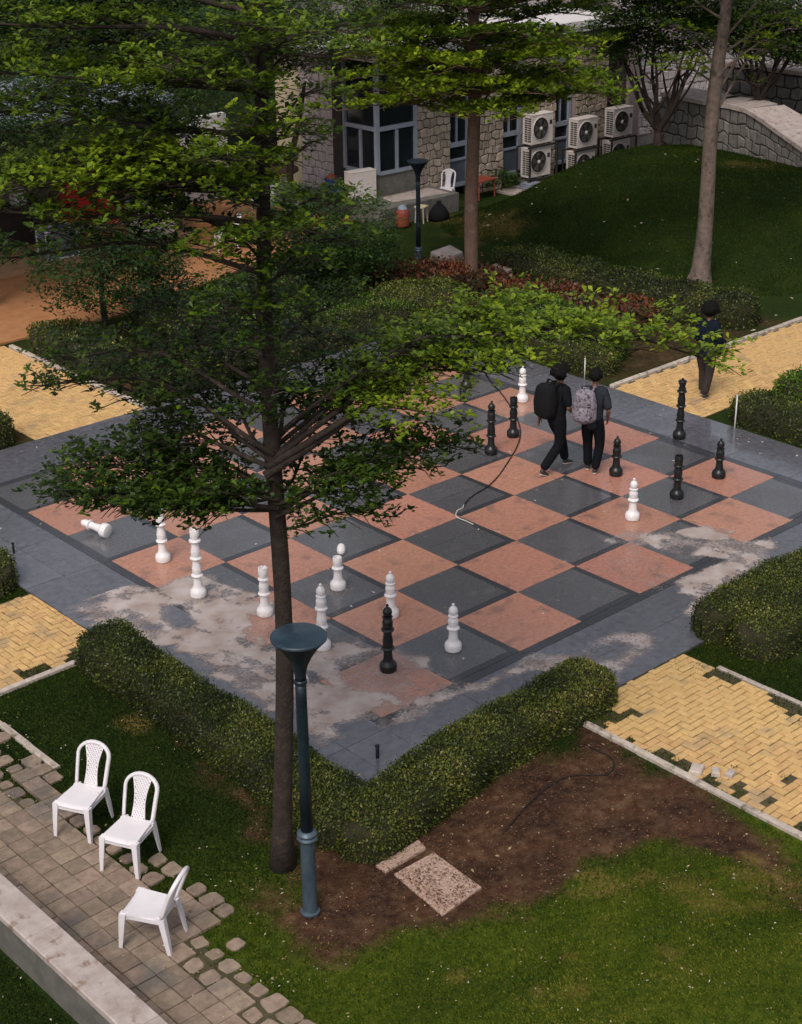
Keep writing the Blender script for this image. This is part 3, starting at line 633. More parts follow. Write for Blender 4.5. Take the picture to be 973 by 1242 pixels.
make_chair(G(160,1045), fdir(249), 'middle white plastic chair facing the low wall, between the other two')
make_chair(G(186,1138), fdir(163), 'nearest white plastic chair turned sideways with its lattice back to the lawn')
ch4 = make_chair(G(541,247), fdir(255), 'white plastic chair by the stone building beside the grey plinth'); ch4['group'] = 'white plastic chairs'; 

# ------------------------------------------------------------------ lamp posts
def lamp(loc, s, label, rz=0):
    r = empty('lamp_post', loc, rz, label, 'lamp post', 'funnel-headed garden lamp posts'); r.scale = (s, s, s)
    part('base_sleeve', M['lampbase'], r, lambda b: b.lathe([(.10,0),(.10,.02),(.078,.03),(.074,.05),(.074,.86),(.078,.90)], 20), True, 35)
    part('collar', M['lampbase'], r, lambda b: b.lathe([(.074,.86),(.098,.885),(.104,.90),(.090,.925),(.098,.94),(.100,.955),(.082,.975),(.07,.985),(.055,.99)], 24), True, 35)
    part('pole', M['lamp'], r, lambda b: b.lathe([(.062,.98),(.056,1.6),(.054,2.5),(.054,2.66)], 18), True)
    part('pole_ring', M['lamp'], r, lambda b: b.lathe([(.055,2.63),(.064,2.64),(.064,2.67),(.055,2.68)], 20), True, 30)
    part('funnel', M['lamp'], r, lambda b: b.lathe([(.054,2.66),(.056,2.74),(.075,2.83),(.12,2.93),(.185,3.03),(.245,3.10),(.258,3.12)], 36), True)
    part('lamp_lid', M['lamplid'], r, lambda b: b.lathe([(.256,3.11),(.266,3.12),(.266,3.135),(.255,3.145),(.15,3.155),(0,3.165)], 36), True, 35)
    return r
lamp(G(376,1112)+Vector(AWAY)*.08, 1.0, 'dark blue funnel-topped lamp post in the foreground soil, in front of the tree trunk')
lamp(G(508,347)+Vector(AWAY)*.1, .90, 'distant dark funnel-topped lamp post in front of the stone building')

# ------------------------------------------------------------------ posts, stakes, cable
def stick(name, px, py, h, rad, m, label, cat, lean=(0, 0)):
    p = G(px, py); r = empty(name, p, 0, label, cat)
    part('shaft', M[m], r, lambda b: b.tube([(0,0,-.02), (lean[0]*h, lean[1]*h, h)], rad, 8), True)
    part('cap', M[m], r, lambda b: b.lathe([(rad*1.25, h-.02), (rad*1.3, h), (0, h+.01)], 10, c=(lean[0]*h, lean[1]*h, 0)))
    return r
stick('short_post', 853, 741, .16, .018, 'black', 'short black post on the silty border beside right-hand hedge', 'post')
stick('short_post', 17, 671, .17, .018, 'black', 'short black post on the grey border at the far left by the hedge', 'post')
stick('short_post', 458, 919, .17, .022, 'lamp', 'short dark drain post at the near corner of the plaza between both hedges', 'post')
stick('stake', 709, 460, .42, .012, 'pole_white', 'thin white stake at the hedge foot above the walking pair', 'stake')
stick('stake', 891, 521, .60, .013, 'pole_white', 'leaning white stake in front of the hedge at right', 'stake', (.18, .12))
stick('stake', 590, 372, .30, .013, 'pole_white', 'small white stake among distant shrubs below the far lamp', 'stake')
cpts = [(583,440),(590,455),(597,465),(610,480),(622,498),(627,508),(631,520),(631,531),(626,545),(615,563),(603,580),(590,592),(575,601),(566,609),(563,615)]
def spl(P, k=4):
    out = []
    for i in range(len(P)-1):
        p0, p1, p2, p3 = P[max(i-1,0)], P[i], P[i+1], P[min(i+2,len(P)-1)]
        for q in range(k):
            t = q/k; out.append(.5*((2*p1)+(p2-p0)*t+(2*p0-5*p1+4*p2-p3)*t*t+(-p0+3*p1-3*p2+p3)*t**3))
    return out+[P[-1]]
tag(part('cable', M['cable'], None, lambda b: b.tube(spl([G(*p)+Vector((0,0,.012)) for p in cpts]), .011, 6), True), 'black cable snaking over the board from the rear hedge to a cracked joint', 'cable')
tag(part('cable_end', M['whitecable'], None, lambda b: b.tube(spl([G(*p)+Vector((0,0,.012)) for p in [(563,613),(561,617),(555,620),(553,626),(556,629),(566,633),(574,637)]]), .009, 6), True), 'pale stripped cable end lying on the dark square in the middle of the board', 'cable')
tag(part('cable', M['cable'], None, lambda b: b.tube(spl([Vector((p.x, p.y, float(gz(p.x,p.y))+.02)) for p in Gp([(610,1010),(650,965),(690,940),(735,938),(745,925),(738,915),(715,905)])]), .008, 5), True), 'dark cable looping over bare soil below the front right hedge', 'cable')

# ------------------------------------------------------------------ hedges
def hedge(label, path, w, h, leafm, ls=.028, dens=1500, cat='hedge', bright=.0, rough=.06, name='hedge', group=None, z0=None, jag=.0):
    """path: centre line on the ground; closed rounded block skinned with small leaves"""
    P = [Vector(p[:2]).to_3d() for p in path]; seg = []
    for i in range(len(P)-1):
        nseg = max(1, int((P[i+1]-P[i]).length/.12))
        for q in range(nseg): seg.append(P[i].lerp(P[i+1], q/nseg))
    seg.append(P[-1]); k = len(seg); prof = [(-.97,-.05),(-1.0,.35),(-1.0,.78),(-.88,.97),(-.4,1.0),(0,1.01),(.4,1.0),(.88,.97),(1.0,.78),(1.0,.35),(.97,-.05)]
    V = np.zeros((k, len(prof), 3)); Nn = np.zeros_like(V)
    for i, c in enumerate(seg):
        t = (seg[min(i+1,k-1)]-seg[max(i-1,0)]).normalized(); s = Vector((t.y, -t.x, 0)); dend = min(i, k-1-i)*.12; ef = min(1, (dend/(w*.55))); ef = math.sqrt(max(0, 1-(1-ef)**2))*.98+.02
        zb = float(gz(c.x, c.y)) if z0 is None else z0
        for j, (a, zz) in enumerate(prof):
            wob = 1 + (float(fbm(c.x*1.9+a, c.y*1.9+zz, 61, 3))-.5)*(rough+.03)*5; hh = h*(.62+.38*min(1, ef))*(1+(float(fbm(c.x*1.5, c.y*1.5+a*.7, 67, 3))-.5)*(rough+.03)*5)
            p = c + s*(a*w/2*ef*wob); V[i, j] = (p.x, p.y, zb+max(zz, -.05)*hh)
    idx = np.arange(k*len(prof)).reshape(k, -1); F4 = np.stack([idx[:-1,:-1], idx[:-1,1:], idx[1:,1:], idx[1:,:-1]], -1).reshape(-1, 4)
    Vf = V.reshape(-1, 3); ctr = Vf.mean(0)
    root = empty(name, (0, 0, 0), 0, label, cat, group)
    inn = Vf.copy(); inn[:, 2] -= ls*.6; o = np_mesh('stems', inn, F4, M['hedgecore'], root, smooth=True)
    quad = Vf[F4]; e1 = quad[:,1]-quad[:,0]; e2 = quad[:,3]-quad[:,0]; nr = np.cross(e2, e1); ar = np.linalg.norm(nr, axis=1); nr /= ar[:,None]+1e-9
    mid = quad.mean(1); outw = np.sign((nr*(mid-(V[:, 5][np.repeat(np.arange(k-1), len(prof)-1)]*np.array([1,1,.3])) )).sum(1)); nr *= outw[:,None]
    # end caps are closed by leaves on the tapering ends
    N = int(ar.sum()*dens); pick = rng.choice(len(F4), N, p=ar/ar.sum()); u, v = rng.random(N), rng.random(N)
    q = quad[pick]; pos = q[:,0]*((1-u)*(1-v))[:,None]+q[:,1]*(u*(1-v))[:,None]+q[:,2]*(u*v)[:,None]+q[:,3]*((1-u)*v)[:,None]
    nrm = nr[pick]; pos += nrm*((rng.random(N)**1.5*1.6-.5)*ls)[:,None]
    st_ = rng.random(N) < .035; pos[st_] += nrm[st_]*(rng.random(st_.sum())*ls*2.6)[:,None]
    if jag: pos[:, 2] += np.where(rng.random(N) < .12, rng.random(N)*jag, 0)
    D = nrm*.55+unit(N)*.9; D[:,2] += .25; nz = fbm(pos[:,0]*2.2, pos[:,1]*2.2+pos[:,2]*2, 83, 4)
    tint = .34+.50*(nz-.5)*2+rng.normal(0, .15, N)+bright
    tint += np.where(rng.random(N) < .03, .40, 0)
    lv = leaves('foliage', pos, D, nrm+unit(N)*.5, ls*rng.uniform(.7, 1.35, N), ls*.62*rng.uniform(.8, 1.2, N), tint, leafm, root); tag(lv, kind='stuff')
    return root
H_ = 'clipped hedges round the plaza'
hedge('clipped dark green hedge along the near left edge of the plaza', [(-6.5,.25),(-6.52,-2),(-6.57,-4.4),(-6.68,-5.42)], .70, .44, HEDGE_LEAF, .033, 3500, group=H_)
hedge('clipped hedge with reddish-brown tinge along the front right edge of the plaza', [(-6.95,-5.44),(-6.3,-5.38),(-5.5,-5.20),(-4.2,-5.05),(-2.35,-4.98)], .72, .43, HEDGE_LEAF, .033, 3500, group=H_, bright=.12)
hedge('rear half of the broad clipped hedge at the right edge, touching the silty border', [(-.45,-5.02),(.8,-5.08),(3.5,-5.1),(6,-5.1)], .72, .52, HEDGE_LEAF, .032, 3200, group=H_, bright=.02)
hedge('front half of the broad clipped hedge at the right edge, nearer the yellow pavers', [(-.42,-5.62),(.8,-5.70),(3.5,-5.75)], .78, .50, HEDGE_LEAF, .032, 3200, group=H_, bright=.12)
hedge('rounded hedge end at the left edge of the picture above the left yellow path', [(-6.5,2.5),(-6.5,6.5)], .72, .47, HEDGE_LEAF, .032, 2600, group=H_, bright=.05)
hedge('dark rounded hedge at the left edge beside the upper left yellow path', [(-3.3,7.95),(-6.5,8.0)], .9, .55, HEDGE_LEAF, .04, 1600, group=H_)
hedge('clipped hedge right of the lone walker, running along the grey border', [(6.75,-.15),(6.72,-3.8),(6.7,-6)], .9, .50, HEDGE_LEAF, .042, 1500, group=H_, bright=.08)
hedge('bright yellow-green low hedge behind the right-hand hedge by the path', [(8.0,-.15),(8.1,-3)], .9, .62, BRIGHT_LEAF, .05, 1300, bright=.15)
hedge('dark purple-leaved shrub at the right edge beside the yellow path', [(9.8,-.1),(10.0,-2.6)], 1.2, .75, PURPLE_LEAF, .05, 1200, cat='shrub', name='shrub', rough=.14)
hedge('long dark clipped hedge at the foot of the far grassy mound', [(10.7,9.6),(10.5,8.2),(10.5,6.4),(10.55,4.6),(11.3,2.75)], 1.15, .62, HEDGE_LEAF, .05, 1100, group='low hedges behind the plaza', bright=-.08)
hedge('broad bright green hedge behind the far border between walkers and copper shrubs', [(7.5,6.9),(7.4,5.4),(7.3,3.2)], 1.5, .62, BRIGHT_LEAF, .06, 1000, group='low hedges behind the plaza', bright=.03, rough=.12)
hedge('dark green hedge at the plaza edge behind the walking pair', [(6.75,6.6),(6.72,4.6),(6.75,2.75)], .8, .45, HEDGE_LEAF, .045, 1400, group='low hedges behind the plaza', bright=-.05)
hedge('copper-red shrub row on the right between bright hedge and dark hedge', [(8.9,8.0),(8.9,6.2),(9.0,3.8)], .9, .5, RED_LEAF, .09, 500, cat='shrub', name='shrub', rough=.2, group='copper-leaved shrubs', jag=.1)
hedge('copper-red shrub row around the foot of the far lamp', [(7.1,10.6),(8.2,9.2),(9.3,8.0)], 1.1, .55, RED_LEAF, .09, 500, cat='shrub', name='shrub', rough=.2, group='copper-leaved shrubs', jag=.1)
hedge('low yellow-green hedge left of the far lamp foot', [(3.0,9.6),(5.6,8.6),(6.6,8.1)], 1.5, .5, BRIGHT_LEAF, .045, 1300, group='low hedges behind the plaza', bright=.05, rough=.1)
hedge('olive rounded hedge between the far lamp and the plaza corner', [(5.9,8.9),(6.7,8.2),(7.4,7.5)], 1.3, .65, HEDGE_LEAF, .045, 1300, group='low hedges behind the plaza', bright=.12, rough=.1)
hedge('dark hedge along the back edge of the board under the tree', [(-.55,7.95),(2.5,7.95),(6.1,7.9)], .85, .5, HEDGE_LEAF, .045, 1300, group=H_, bright=-.05)
hedge('dark broad hedge behind the board beside the upper left yellow path', [(-.2,9.2),(-.2,12)], 1.1, .6, HEDGE_LEAF, .05, 900, group='low hedges behind the plaza', bright=-.05)
hedge('dense dark shrub bank between upper left path and the kiosk paving', [(1.2,10.6),(3.6,10.8),(6.4,11.3)], 1.6, .8, BACK_LEAF, .07, 700, cat='shrub', name='shrub', rough=.2)

# ------------------------------------------------------------------ stone buildings
def rubble(u0, u1, v0, v1, su, sv):
    """bonded, jittered six-cornered stones filling a rectangle"""
    nr = max(1, round((v1-v0)/sv)); nc = max(1, round((u1-u0)/su)); du, dv = (u1-u0)/nc, (v1-v0)/nr; nodes = {}
    def nd(a, r):    # a in half-cells
        a = max(0, min(2*nc, a)); key = (a, r)
        if key not in nodes:
            ju = 0 if a in (0, 2*nc) else random.uniform(-.17, .17)*du; jv = 0 if r in (0, nr) else random.uniform(-.22, .22)*dv
            nodes[key] = (u0+a*du/2+ju, v0+r*dv+jv)
        return nodes[key]
    out = []
    for r_ in range(nr):
        off = r_ % 2; c = -off; 
        while c < 2*nc:
            wv = 2; a0, a1 = max(0, c), min(2*nc, c+wv)
            if a1 > a0:
                pts = [nd(a, r_) for a in range(a0, a1+1)] + [nd(a, r_+1) for a in range(a1, a0-1, -1)]; out.append(pts)
            c += wv
    return out
def stone_mesh(poly, proud, depth=.05):
    n = len(poly); cx = sum(p[0] for p in poly)/n; cy = sum(p[1] for p in poly)/n; V = []
    for sc_, z in ((.90, -depth), (.90, proud*.45), (.74, proud)):
        for x, y in poly: V.append((cx+(x-cx)*sc_*.985, cy+(y-cy)*sc_*.985, z*random.uniform(.85, 1.1) if z > 0 else z))
    Fc = [(i, (i+1) % n, n+(i+1) % n, n+i) for i in range(n)] + [(n+i, n+(i+1) % n, 2*n+(i+1) % n, 2*n+i) for i in range(n)] + [tuple(range(2*n, 3*n))]
    return V, Fc
def face_frame(O, U):       # O origin, U horizontal direction of the wall, outward normal = U x Z
    U = Vector(U).normalized(); Z = Vector((0,0,1)); Nv = U.cross(Z); return Vector(O), U, Z, Nv
def lay_stones(parent, O, U, rects, su, sv, m, budget, jm, minproud=.012, maxproud=.05):
    O, U, Z, Nv = face_frame(O, U); joined = MB()
    for (u0, u1, v0, v1) in rects:
        for poly in rubble(u0, u1, v0, v1, su, sv):
            if len(poly) < 3: continue
            V, Fc = stone_mesh(poly, random.uniform(minproud, maxproud)); V = [O+U*v[0]+Z*v[1]+Nv*v[2] for v in V]
            if budget[0] > 0: budget[0] -= 1; MB().add(V, Fc).build('stone', m, parent)
            else: joined.add(V, Fc)
    if joined.v: tag(joined.build('stonework', m, parent), kind='stuff')
bld = empty('stone_building', (12.05, 15.6, 0), 0, 'tan rubble-stone building with corner bay window and tall dark windows', 'building')
def wpart(name, m, fn, parent=bld, **k):
    b = MB(); fn(b); o = b.build(name, m, parent, **k); o.matrix_parent_inverse = Matrix.Translation(-Vector(parent.location)); return o
YF = 15.6
_fix = []
def wallstones(parent, *a):
    before = set(bpy.data.objects); lay_stones(parent, *a)
    for o in set(bpy.data.objects)-before: o.matrix_parent_inverse = Matrix.Translation(-Vector(parent.location))
piers = [(13.44, 14.7), (15.62, 16.76), (17.66, 18.9), (19.75, 21.13)]
for a, c in piers: wpart('wall', M['mortar'], lambda b: b.box(((a+c)/2, YF+.2, 2.0), (c-a-.04, .4, 4.2)))
bud = [270]
wallstones(bld, (0, YF, 0), (1,0,0), [(a, c, -.1, 3.95) for a, c in piers], .27, .215, M['stone'], bud, None)
for a, c in piers:
    for xx in (a, c): wpart('jamb', M['pinkplaster'], lambda b: b.box((xx+(.02 if xx == a else -.02), YF+.22, 2.0), (.06, .42, 4.1)))
wins = [(14.7, 15.62), (16.76, 17.66), (18.9, 19.75)]
for a, c in wins:
    mid = (a+c)/2; wf = wpart('window', M['frame'], lambda b: [b.box((a+.06, YF+.16, 2.1), (.07, .08, 3.8)), b.box((c-.12, YF+.155, 2.1), (.12, .09, 3.8)), b.box((mid, YF+.157, 1.40), (c-a, .085, .13)), b.box((mid-.08, YF+.16, 2.7), (.045, .07, 2.5)), b.box((mid, YF+.16, .98), (c-a, .07, .06)), b.box((mid, YF+.16, .28), (c-a, .10, .10)), b.box((mid, YF+.16, 3.2), (c-a, .07, .08))])
    for (x0, x1, z0, z1, mm) in ((a+.09, mid-.10, 1.46, 3.16, 'glass'), (mid-.06, c-.18, 1.46, 3.16, 'glass'), (a+.09, c-.18, 1.02, 1.33, 'glass'), (a+.09, c-.18, .33, .95, 'panel'), (a+.09, c-.18, 3.24, 3.9, 'glass')):
        o = part('pane', M[mm], wf, lambda b: b.box(((x0+x1)/2, YF+.175, (z0+z1)/2), (x1-x0, .012, z1-z0)))
# dark door recess and plaster pilaster
wpart('door', M['steel'], lambda b: b.box((21.5, YF+.35, 1.95), (.74, .06, 3.9)))
wpart('recess_side', M['acdark'], lambda b: b.box((21.93, YF+.2, 1.95), (.12, .38, 3.9)))
wpart('pilaster', M['pinkplaster'], lambda b: b.box((22.25, YF+.15, 1.95), (.50, .5, 3.95)))
# corner bay window
bay = wpart('bay_window', M['frame'], lambda b: [b.box((12.05, YF, 2.5), (.11, .11, 2.9)), b.box((12.74, YF, 2.22), (1.30, .07, .11)), b.box((12.74, YF, 1.06), (1.30, .08, .09)), b.box((13.40, YF, 2.5), (.10, .10, 2.9)), b.box((12.74, YF, 1.62), (.09, .06, 1.05)), b.box((12.05, YF+.65, 2.22), (.07, 1.2, .11)), b.box((12.05, YF+.65, 1.06), (.08, 1.2, .09)), b.box((12.05, YF+.65, 1.62), (.06, .09, 1.05)), b.box((12.05, YF+1.3, 2.5), (.10, .10, 2.9))])
for (c, d) in (((12.40, YF+.02, 1.62), (.58, .012, 1.02)), ((13.07, YF+.02, 1.62), (.56, .012, 1.02)), ((12.73, YF+.02, 3.08), (1.24, .012, 1.60))): part('pane', M['glass'], bay, lambda b: b.box(c, d))
for (c, d) in (((12.07, YF+.33, 1.62), (.012, .54, 1.02)), ((12.07, YF+.97, 1.62), (.012, .54, 1.02)), ((12.07, YF+.65, 3.08), (.012, 1.14, 1.60))): part('pane', M['glass'], bay, lambda b: b.box(c, d))
wpart('bay_base', M['concrete'], lambda b: [b.box((12.74, YF+.06, .52), (1.40, .12, .98)), b.box((12.11, YF+.70, .52), (.12, 1.27, .98))])
wpart('column', M['acdark'], lambda b: b.box((12.12, YF+1.52, 1.95), (.3, .38, 3.9)))
wpart('wall', M['mortarlight'], lambda b: b.box((12.22, YF+2.45, 1.9), (.34, 1.45, 4)))
wallstones(bld, (12.05, 0, 0), (0,-1,0), [(-18.75, -17.32, -.1, 3.9)], .27, .23, M['stonelight'], bud, None)
wpart('side_wall', M['cream'], lambda b: b.box((12.25, YF+3.75, 1.9), (.30, 1.15, 4)))
wpart('interior_wall', M['steel'], lambda b: b.box((17.1, YF+3.2, 2.0), (9.7, .1, 4.2)))
wpart('floor', M['concrete'], lambda b: b.box((17.1, YF+1.9, .2), (9.6, 2.9, .1)))
wpart('roof', M['roofwhite'], lambda b: [b.box((17.2, YF+2.35, 4.06), (10.9, 5.1, .16)), b.box((17.2, YF-.14, 4.19), (10.9, .16, .22), ch=.02)])
up_w = empty('upper_wall', (22, 19, 4), 0, 'pale stone upper storey set back behind the white roof edge', 'wall')
wpart('wall', M['mortarlight'], lambda b: b.box((20, 19.0, 6), (16, .3, 5)), up_w)
wallstones(up_w, (0, 18.85, 0), (1,0,0), [(16, 28, 4.2, 7.2)], .36, .28, M['stonelight'], [200], None)
wing = empty('stone_wing', (27, 16.4, 0), 0, 'pale grey rubble-stone wall of the building wing behind the mound and ramp', 'wall')
wpart('wall', M['mortarlight'], lambda b: b.box((30, 16.75, 3.4), (15, .3, 8)), wing)
wallstones(wing, (0, 16.6, 0), (1,0,0), [(22.5, 37.5, .3, 7.3)], .33, .27, M['stonelight'], [290], None)

# curved ramp wall at right
ramp = empty('ramp_wall', (21, 10.5, 1), 0, 'curved dark stone ramp wall with wide pinkish coping on the mound at right', 'wall')
rp = [(21.2,13.6,2.32),(21.05,12.5,2.32),(20.95,11.7,2.32),(21.0,11.0,2.32),(20.95,10.4,2.28),(20.75,9.75,2.15),(20.5,9.0,1.95),(20.25,8.1,1.70),(20.0,7.2,1.42),(19.8,6.2,1.15),(19.7,5.2,.95)]
def rampbody(b, off0, off1, ztop, zbot, lo=0, hi=None):
    V = []; P = rp[lo:hi]
    for i, (x, y, z) in enumerate(P):
        t = (Vector(P[min(i+1, len(P)-1)][:2]) - Vector(P[max(i-1, 0)][:2])).normalized(); nn_ = Vector((-t.y, t.x))   # to the east
        if nn_.x < 0: nn_ = -nn_
        for o_, zz in ((off0, zbot(z)), (off0, z+ztop), (off1, z+ztop), (off1, zbot(z))): V.append((x+nn_.x*o_, y+nn_.y*o_, zz))
    Fc = [(0,1,2,3), tuple(len(V)-4+i for i in (3,2,1,0))]
    for i in range(len(P)-1):
        for q in range(4): Fc.append((i*4+q, (i+1)*4+q, (i+1)*4+(q+1)%4, i*4+(q+1)%4))
    b.add(V, Fc)
wpart('wall', M['mortar'], lambda b: rampbody(b, 0, 1.15, -.12, lambda z: 0.2), ramp)
for k in range(len(rp)-1):
    wpart('coping_slab', M['coping'], lambda b: rampbody(b, -.07, 1.22, 0, lambda z: z-.115, k, k+2), ramp)
for k in range(len(rp)-1):
    a, c = Vector(rp[k]), Vector(rp[k+1]); d = (c-a); Lh = math.hypot(d.x, d.y); U = Vector((d.x, d.y, 0)).normalized(); Nv = U.cross(Vector((0,0,1)))
    if Nv.x > 0: Nv = -Nv
    before = 0
    for poly in rubble(0, Lh, 0, 1, .34, .20):
        V, Fc = stone_mesh(poly, random.uniform(.01, .035))
        W3 = []
        for v in V:
            u = v[0]/Lh; zt = a.z+(c.z-a.z)*u-.13; zb = .55; W3.append(Vector((a.x, a.y, 0))+U*v[0]+Nv*v[2]+Vector((0,0,zb+(zt-zb)*v[1])))
        b = MB().add(W3, Fc); o = b.build('stone', M['stonedark'], ramp); o.matrix_parent_inverse = Matrix.Translation(-Vector(ramp.location))
back = empty('back_ramp_wall', (24, 10, 1), 0, 'rubble wall with thin pinkish coping behind the curved ramp at the right edge', 'wall')
wpart('wall', M['mortar'], lambda b: b.box((24.0, 10.0, 1.5), (.3, 7, 2.6)), back); wpart('coping_slab', M['coping'], lambda b: b.box((24.02, 10.0, 2.86), (.5, 7.1, .12), ch=.02), back)
wallstones(back, (23.85, 0, 0), (0,-1,0), [(-13.5, -6.5, .4, 2.75)], .45, .33, M['stonedark'], [150], None)

# plinth, air conditioners
pln = empty('concrete_plinth', (12.3, 15.4, 0), 0, 'low dark concrete plinth in front of the corner bay window', 'plinth')
wpart('plinth_body', M['concrete'], lambda b: b.prism([(11.25,14.42),(13.9,14.42),(13.9,15.52),(12.0,15.52),(12.0,17.6),(11.25,17.6)], -.1, .47, inset=.02), pln)
wpart('plinth_top', M['orange'] if False else M['coping'], lambda b: b.prism([(11.9,14.8),(13.7,14.6),(13.7,15.40),(12.0,15.40)], .4705, .478), pln)
def ac_unit(loc, rz, label, group='outdoor air conditioner units on steel racks', s=1.0):
    r = empty('air_conditioner', loc, rz, label, 'air conditioner', group); r.scale = (s, s, s)   # front faces local -y
    W, D, H = .86, .34, .80
    part('casing', M['ac'], r, lambda b: [b.box((0, 0, H/2), (W, D, H)), b.box((0, 0, H+.008), (W+.02, D+.02, .018), ch=.006)])
    part('fan_well', M['acdark'], r, lambda b: b.lathe([(.30,.0),(.30,.012),(0,.012)], 28, c=(-.08, -D/2-.001, .42), axis=(0,-1,0)))
    for q in range(5): part('fan_blade', M['acfan'], r, lambda b: b.add([Vector((-.08,-D/2-.016,.42))+Vector((math.cos(a_)*rr, -dy, math.sin(a_)*rr)) for a_, rr, dy in ((q*1.257,.05,0),(q*1.257+.12,.265,0),(q*1.257+.85,.255,.012),(q*1.257+.9,.05,.012))], [(0,1,2,3)]))
    part('fan_hub', M['ac'], r, lambda b: b.lathe([(.055,0),(.055,.03),(.03,.045),(0,.047)], 16, c=(-.08, -D/2-.012, .42), axis=(0,-1,0)), True, 40)
    def guard(b):
        for rr in (.08,.115,.15,.185,.22,.255,.29): 
            b.tube([Vector((-.08+rr*math.cos(a), -D/2-.036, .42+rr*math.sin(a))) for a in np.linspace(0, 2*math.pi, 25)], .0035, 4)
        for a in np.linspace(0, 2*math.pi, 13)[:-1]: b.tube([(-.08+.05*math.cos(a), -D/2-.038, .42+.05*math.sin(a)), (-.08+.30*math.cos(a), -D/2-.03, .42+.30*math.sin(a))], .0035, 4)
    tag(part('fan_guard', M['acdark'], r, guard), kind='stuff')
    part('fan_rim', M['ac'], r, lambda b: b.tube([Vector((-.08+.31*math.cos(a), -D/2-.012, .42+.31*math.sin(a))) for a in np.linspace(0, 2*math.pi, 33)], .014, 6), True)
    part('badge', M['acdark'], r, lambda b: b.box((.34, -D/2-.005, .55), (.10, .008, .12)))
    for k in range(11): part('side_slat', M['acdark'], r, lambda b: b.box((-W/2-.004, -.03, .09+.062*k), (.010, .24, .036)))
    part('side_post', M['ac'], r, lambda b: b.box((-W/2-.008, -.03, .40), (.012, .012, .70)))
    for sx in (-1, 1): part('foot', M['acdark'], r, lambda b: b.box((sx*.3, 0, -.02), (.05, D+.04, .04)))
    return r
G_ = 'outdoor air conditioner units on steel racks'
ups = [((17.52, 14.98, 1.22), 'air conditioner unit on top of the leftmost rack'), ((19.42, 14.98, .85), 'air conditioner unit on top of the middle rack'), ((20.98, 14.98, .95), 'air conditioner unit on top of the rack furthest right, beside the dark door')]
lows = [((17.46, 14.98, .30), 'lower air conditioner unit of the leftmost rack, fully in view above the lawn'), ((19.36, 14.98, -.07), 'lower air conditioner unit of the middle rack, half hidden by the mound'), ((20.9, 14.98, .02), 'lower air conditioner unit of the rightmost rack, only its top showing above the mound')]
for (l, t) in ups+lows: ac_unit(l, 0, t)
for (x, z, t) in ((17.5, 1.16, 'leftmost black steel rack carrying two air conditioners'), (19.4, .79, 'middle black steel rack carrying two air conditioners'), (20.95, .89, 'rightmost black steel rack carrying two air conditioners')):
    r = empty('steel_rack', (x, 14.98, 0), 0, t, 'rack', 'steel racks for the air conditioners')
    for sx in (-.55, .55):
        for sy in (-.26, .24): part('leg', M['steel'], r, lambda b: b.box((sx, sy, (z-.1)/2), (.045, .045, z+.1)))
    for sy in (-.21, .19):
        for zz in (z-.005, z-.93):
            if zz > -.1: part('rail', M['steel'], r, lambda b: b.box((0, sy, zz), (1.16, .04, .045)))
_a = G(440, 244, .5); ac_unit((_a.x+.15, _a.y+.25, .50), R(180-8), 'off-white air conditioner casing resting on the concrete plinth by the bay window', 'loose air conditioner', s=.92)
# flat pad under racks
pad = empty('concrete_pad', (16.6, 14.8, 0), 0, 'thin pale concrete pad at the foot of the leftmost air conditioner rack', 'pad')
part('pad_slab', M['coping'], pad, lambda b: b.box((.5, 0, .0), (1.9, .9, .08), ch=.01)); 
sa = empty('stacked_trays', (17.0, 14.75, .05), .1, 'pale grey trays lying under the leftmost air conditioner rack', 'trays')
for k in range(3): part('tray', M['tarp'], sa, lambda b: b.box((.01*k, 0, .03+.05*k), (.55-.05*k, .4, .04), ch=.008))

# clutter by the bay
gc = empty('gas_cylinder', (11.62, 14.15, 0), 0, 'dull red gas cylinder with grey-green cap standing against the plinth', 'gas cylinder')
part('tank', M['redplastic'], gc, lambda b: b.lathe([(.15,0),(.17,.02),(.175,.06),(.175,.36),(.16,.42),(.12,.45)], 20), True, 40)
part('cap', M['tarp'], gc, lambda b: b.lathe([(.12,.45),(.13,.46),(.10,.52),(.05,.56),(0,.57)], 20), True, 40)
st = empty('stool', (12.25, 14.12, 0), .4, 'small pale folding stool beside the red gas cylinder', 'stool')
part('seat', M['cream'], st, lambda b: b.box((0,0,.42), (.30,.28,.035), ch=.008))
for sx in (-1,1):
    for sy in (-1,1): part('leg', M['cream'], st, lambda b: b.tube([(sx*.11,sy*.10,.41),(sx*.13,sy*.12,0)], .018, 6))
bk_ = empty('bucket', (10.95+.6, 16.9, .47), 0, 'bright blue plastic bucket with an orange cloth on the plinth', 'bucket')
part('pail', M['blue'], bk_, lambda b: b.lathe([(.14,0),(.19,.34),(.205,.34),(.205,.365),(.18,.365),(.13,.02),(0,.02)], 18), True, 40)
part('cloth', M['redplastic'], bk_, lambda b: b.lathe([(.17,.34),(.14,.42),(.06,.48),(0,.49)], 9), True)
tb = empty('red_table', (15.35, 15.05, 0), .1, 'small faded red plastic table beside the distant white chair', 'table')
part('table_top', M['redplastic'], tb, lambda b: b.box((0,0,.5), (.75,.5,.04), ch=.01))
for sx in (-1,1):
    for sy in (-1,1): part('leg', M['redplastic'], tb, lambda b: b.tube([(sx*.32,sy*.2,.49),(sx*.34,sy*.22,0)], .02, 6))
bb = empty('black_bag', (12.75, 13.98, 0), 0, 'black sack slumped beside the plinth behind the far lamp post', 'sack')
part('sack_body', M['bag_black'], bb, lambda b: b.lathe([(.24,0),(.29,.06),(.27,.20),(.19,.34),(.10,.42),(.05,.46),(.08,.50)], 7), True)
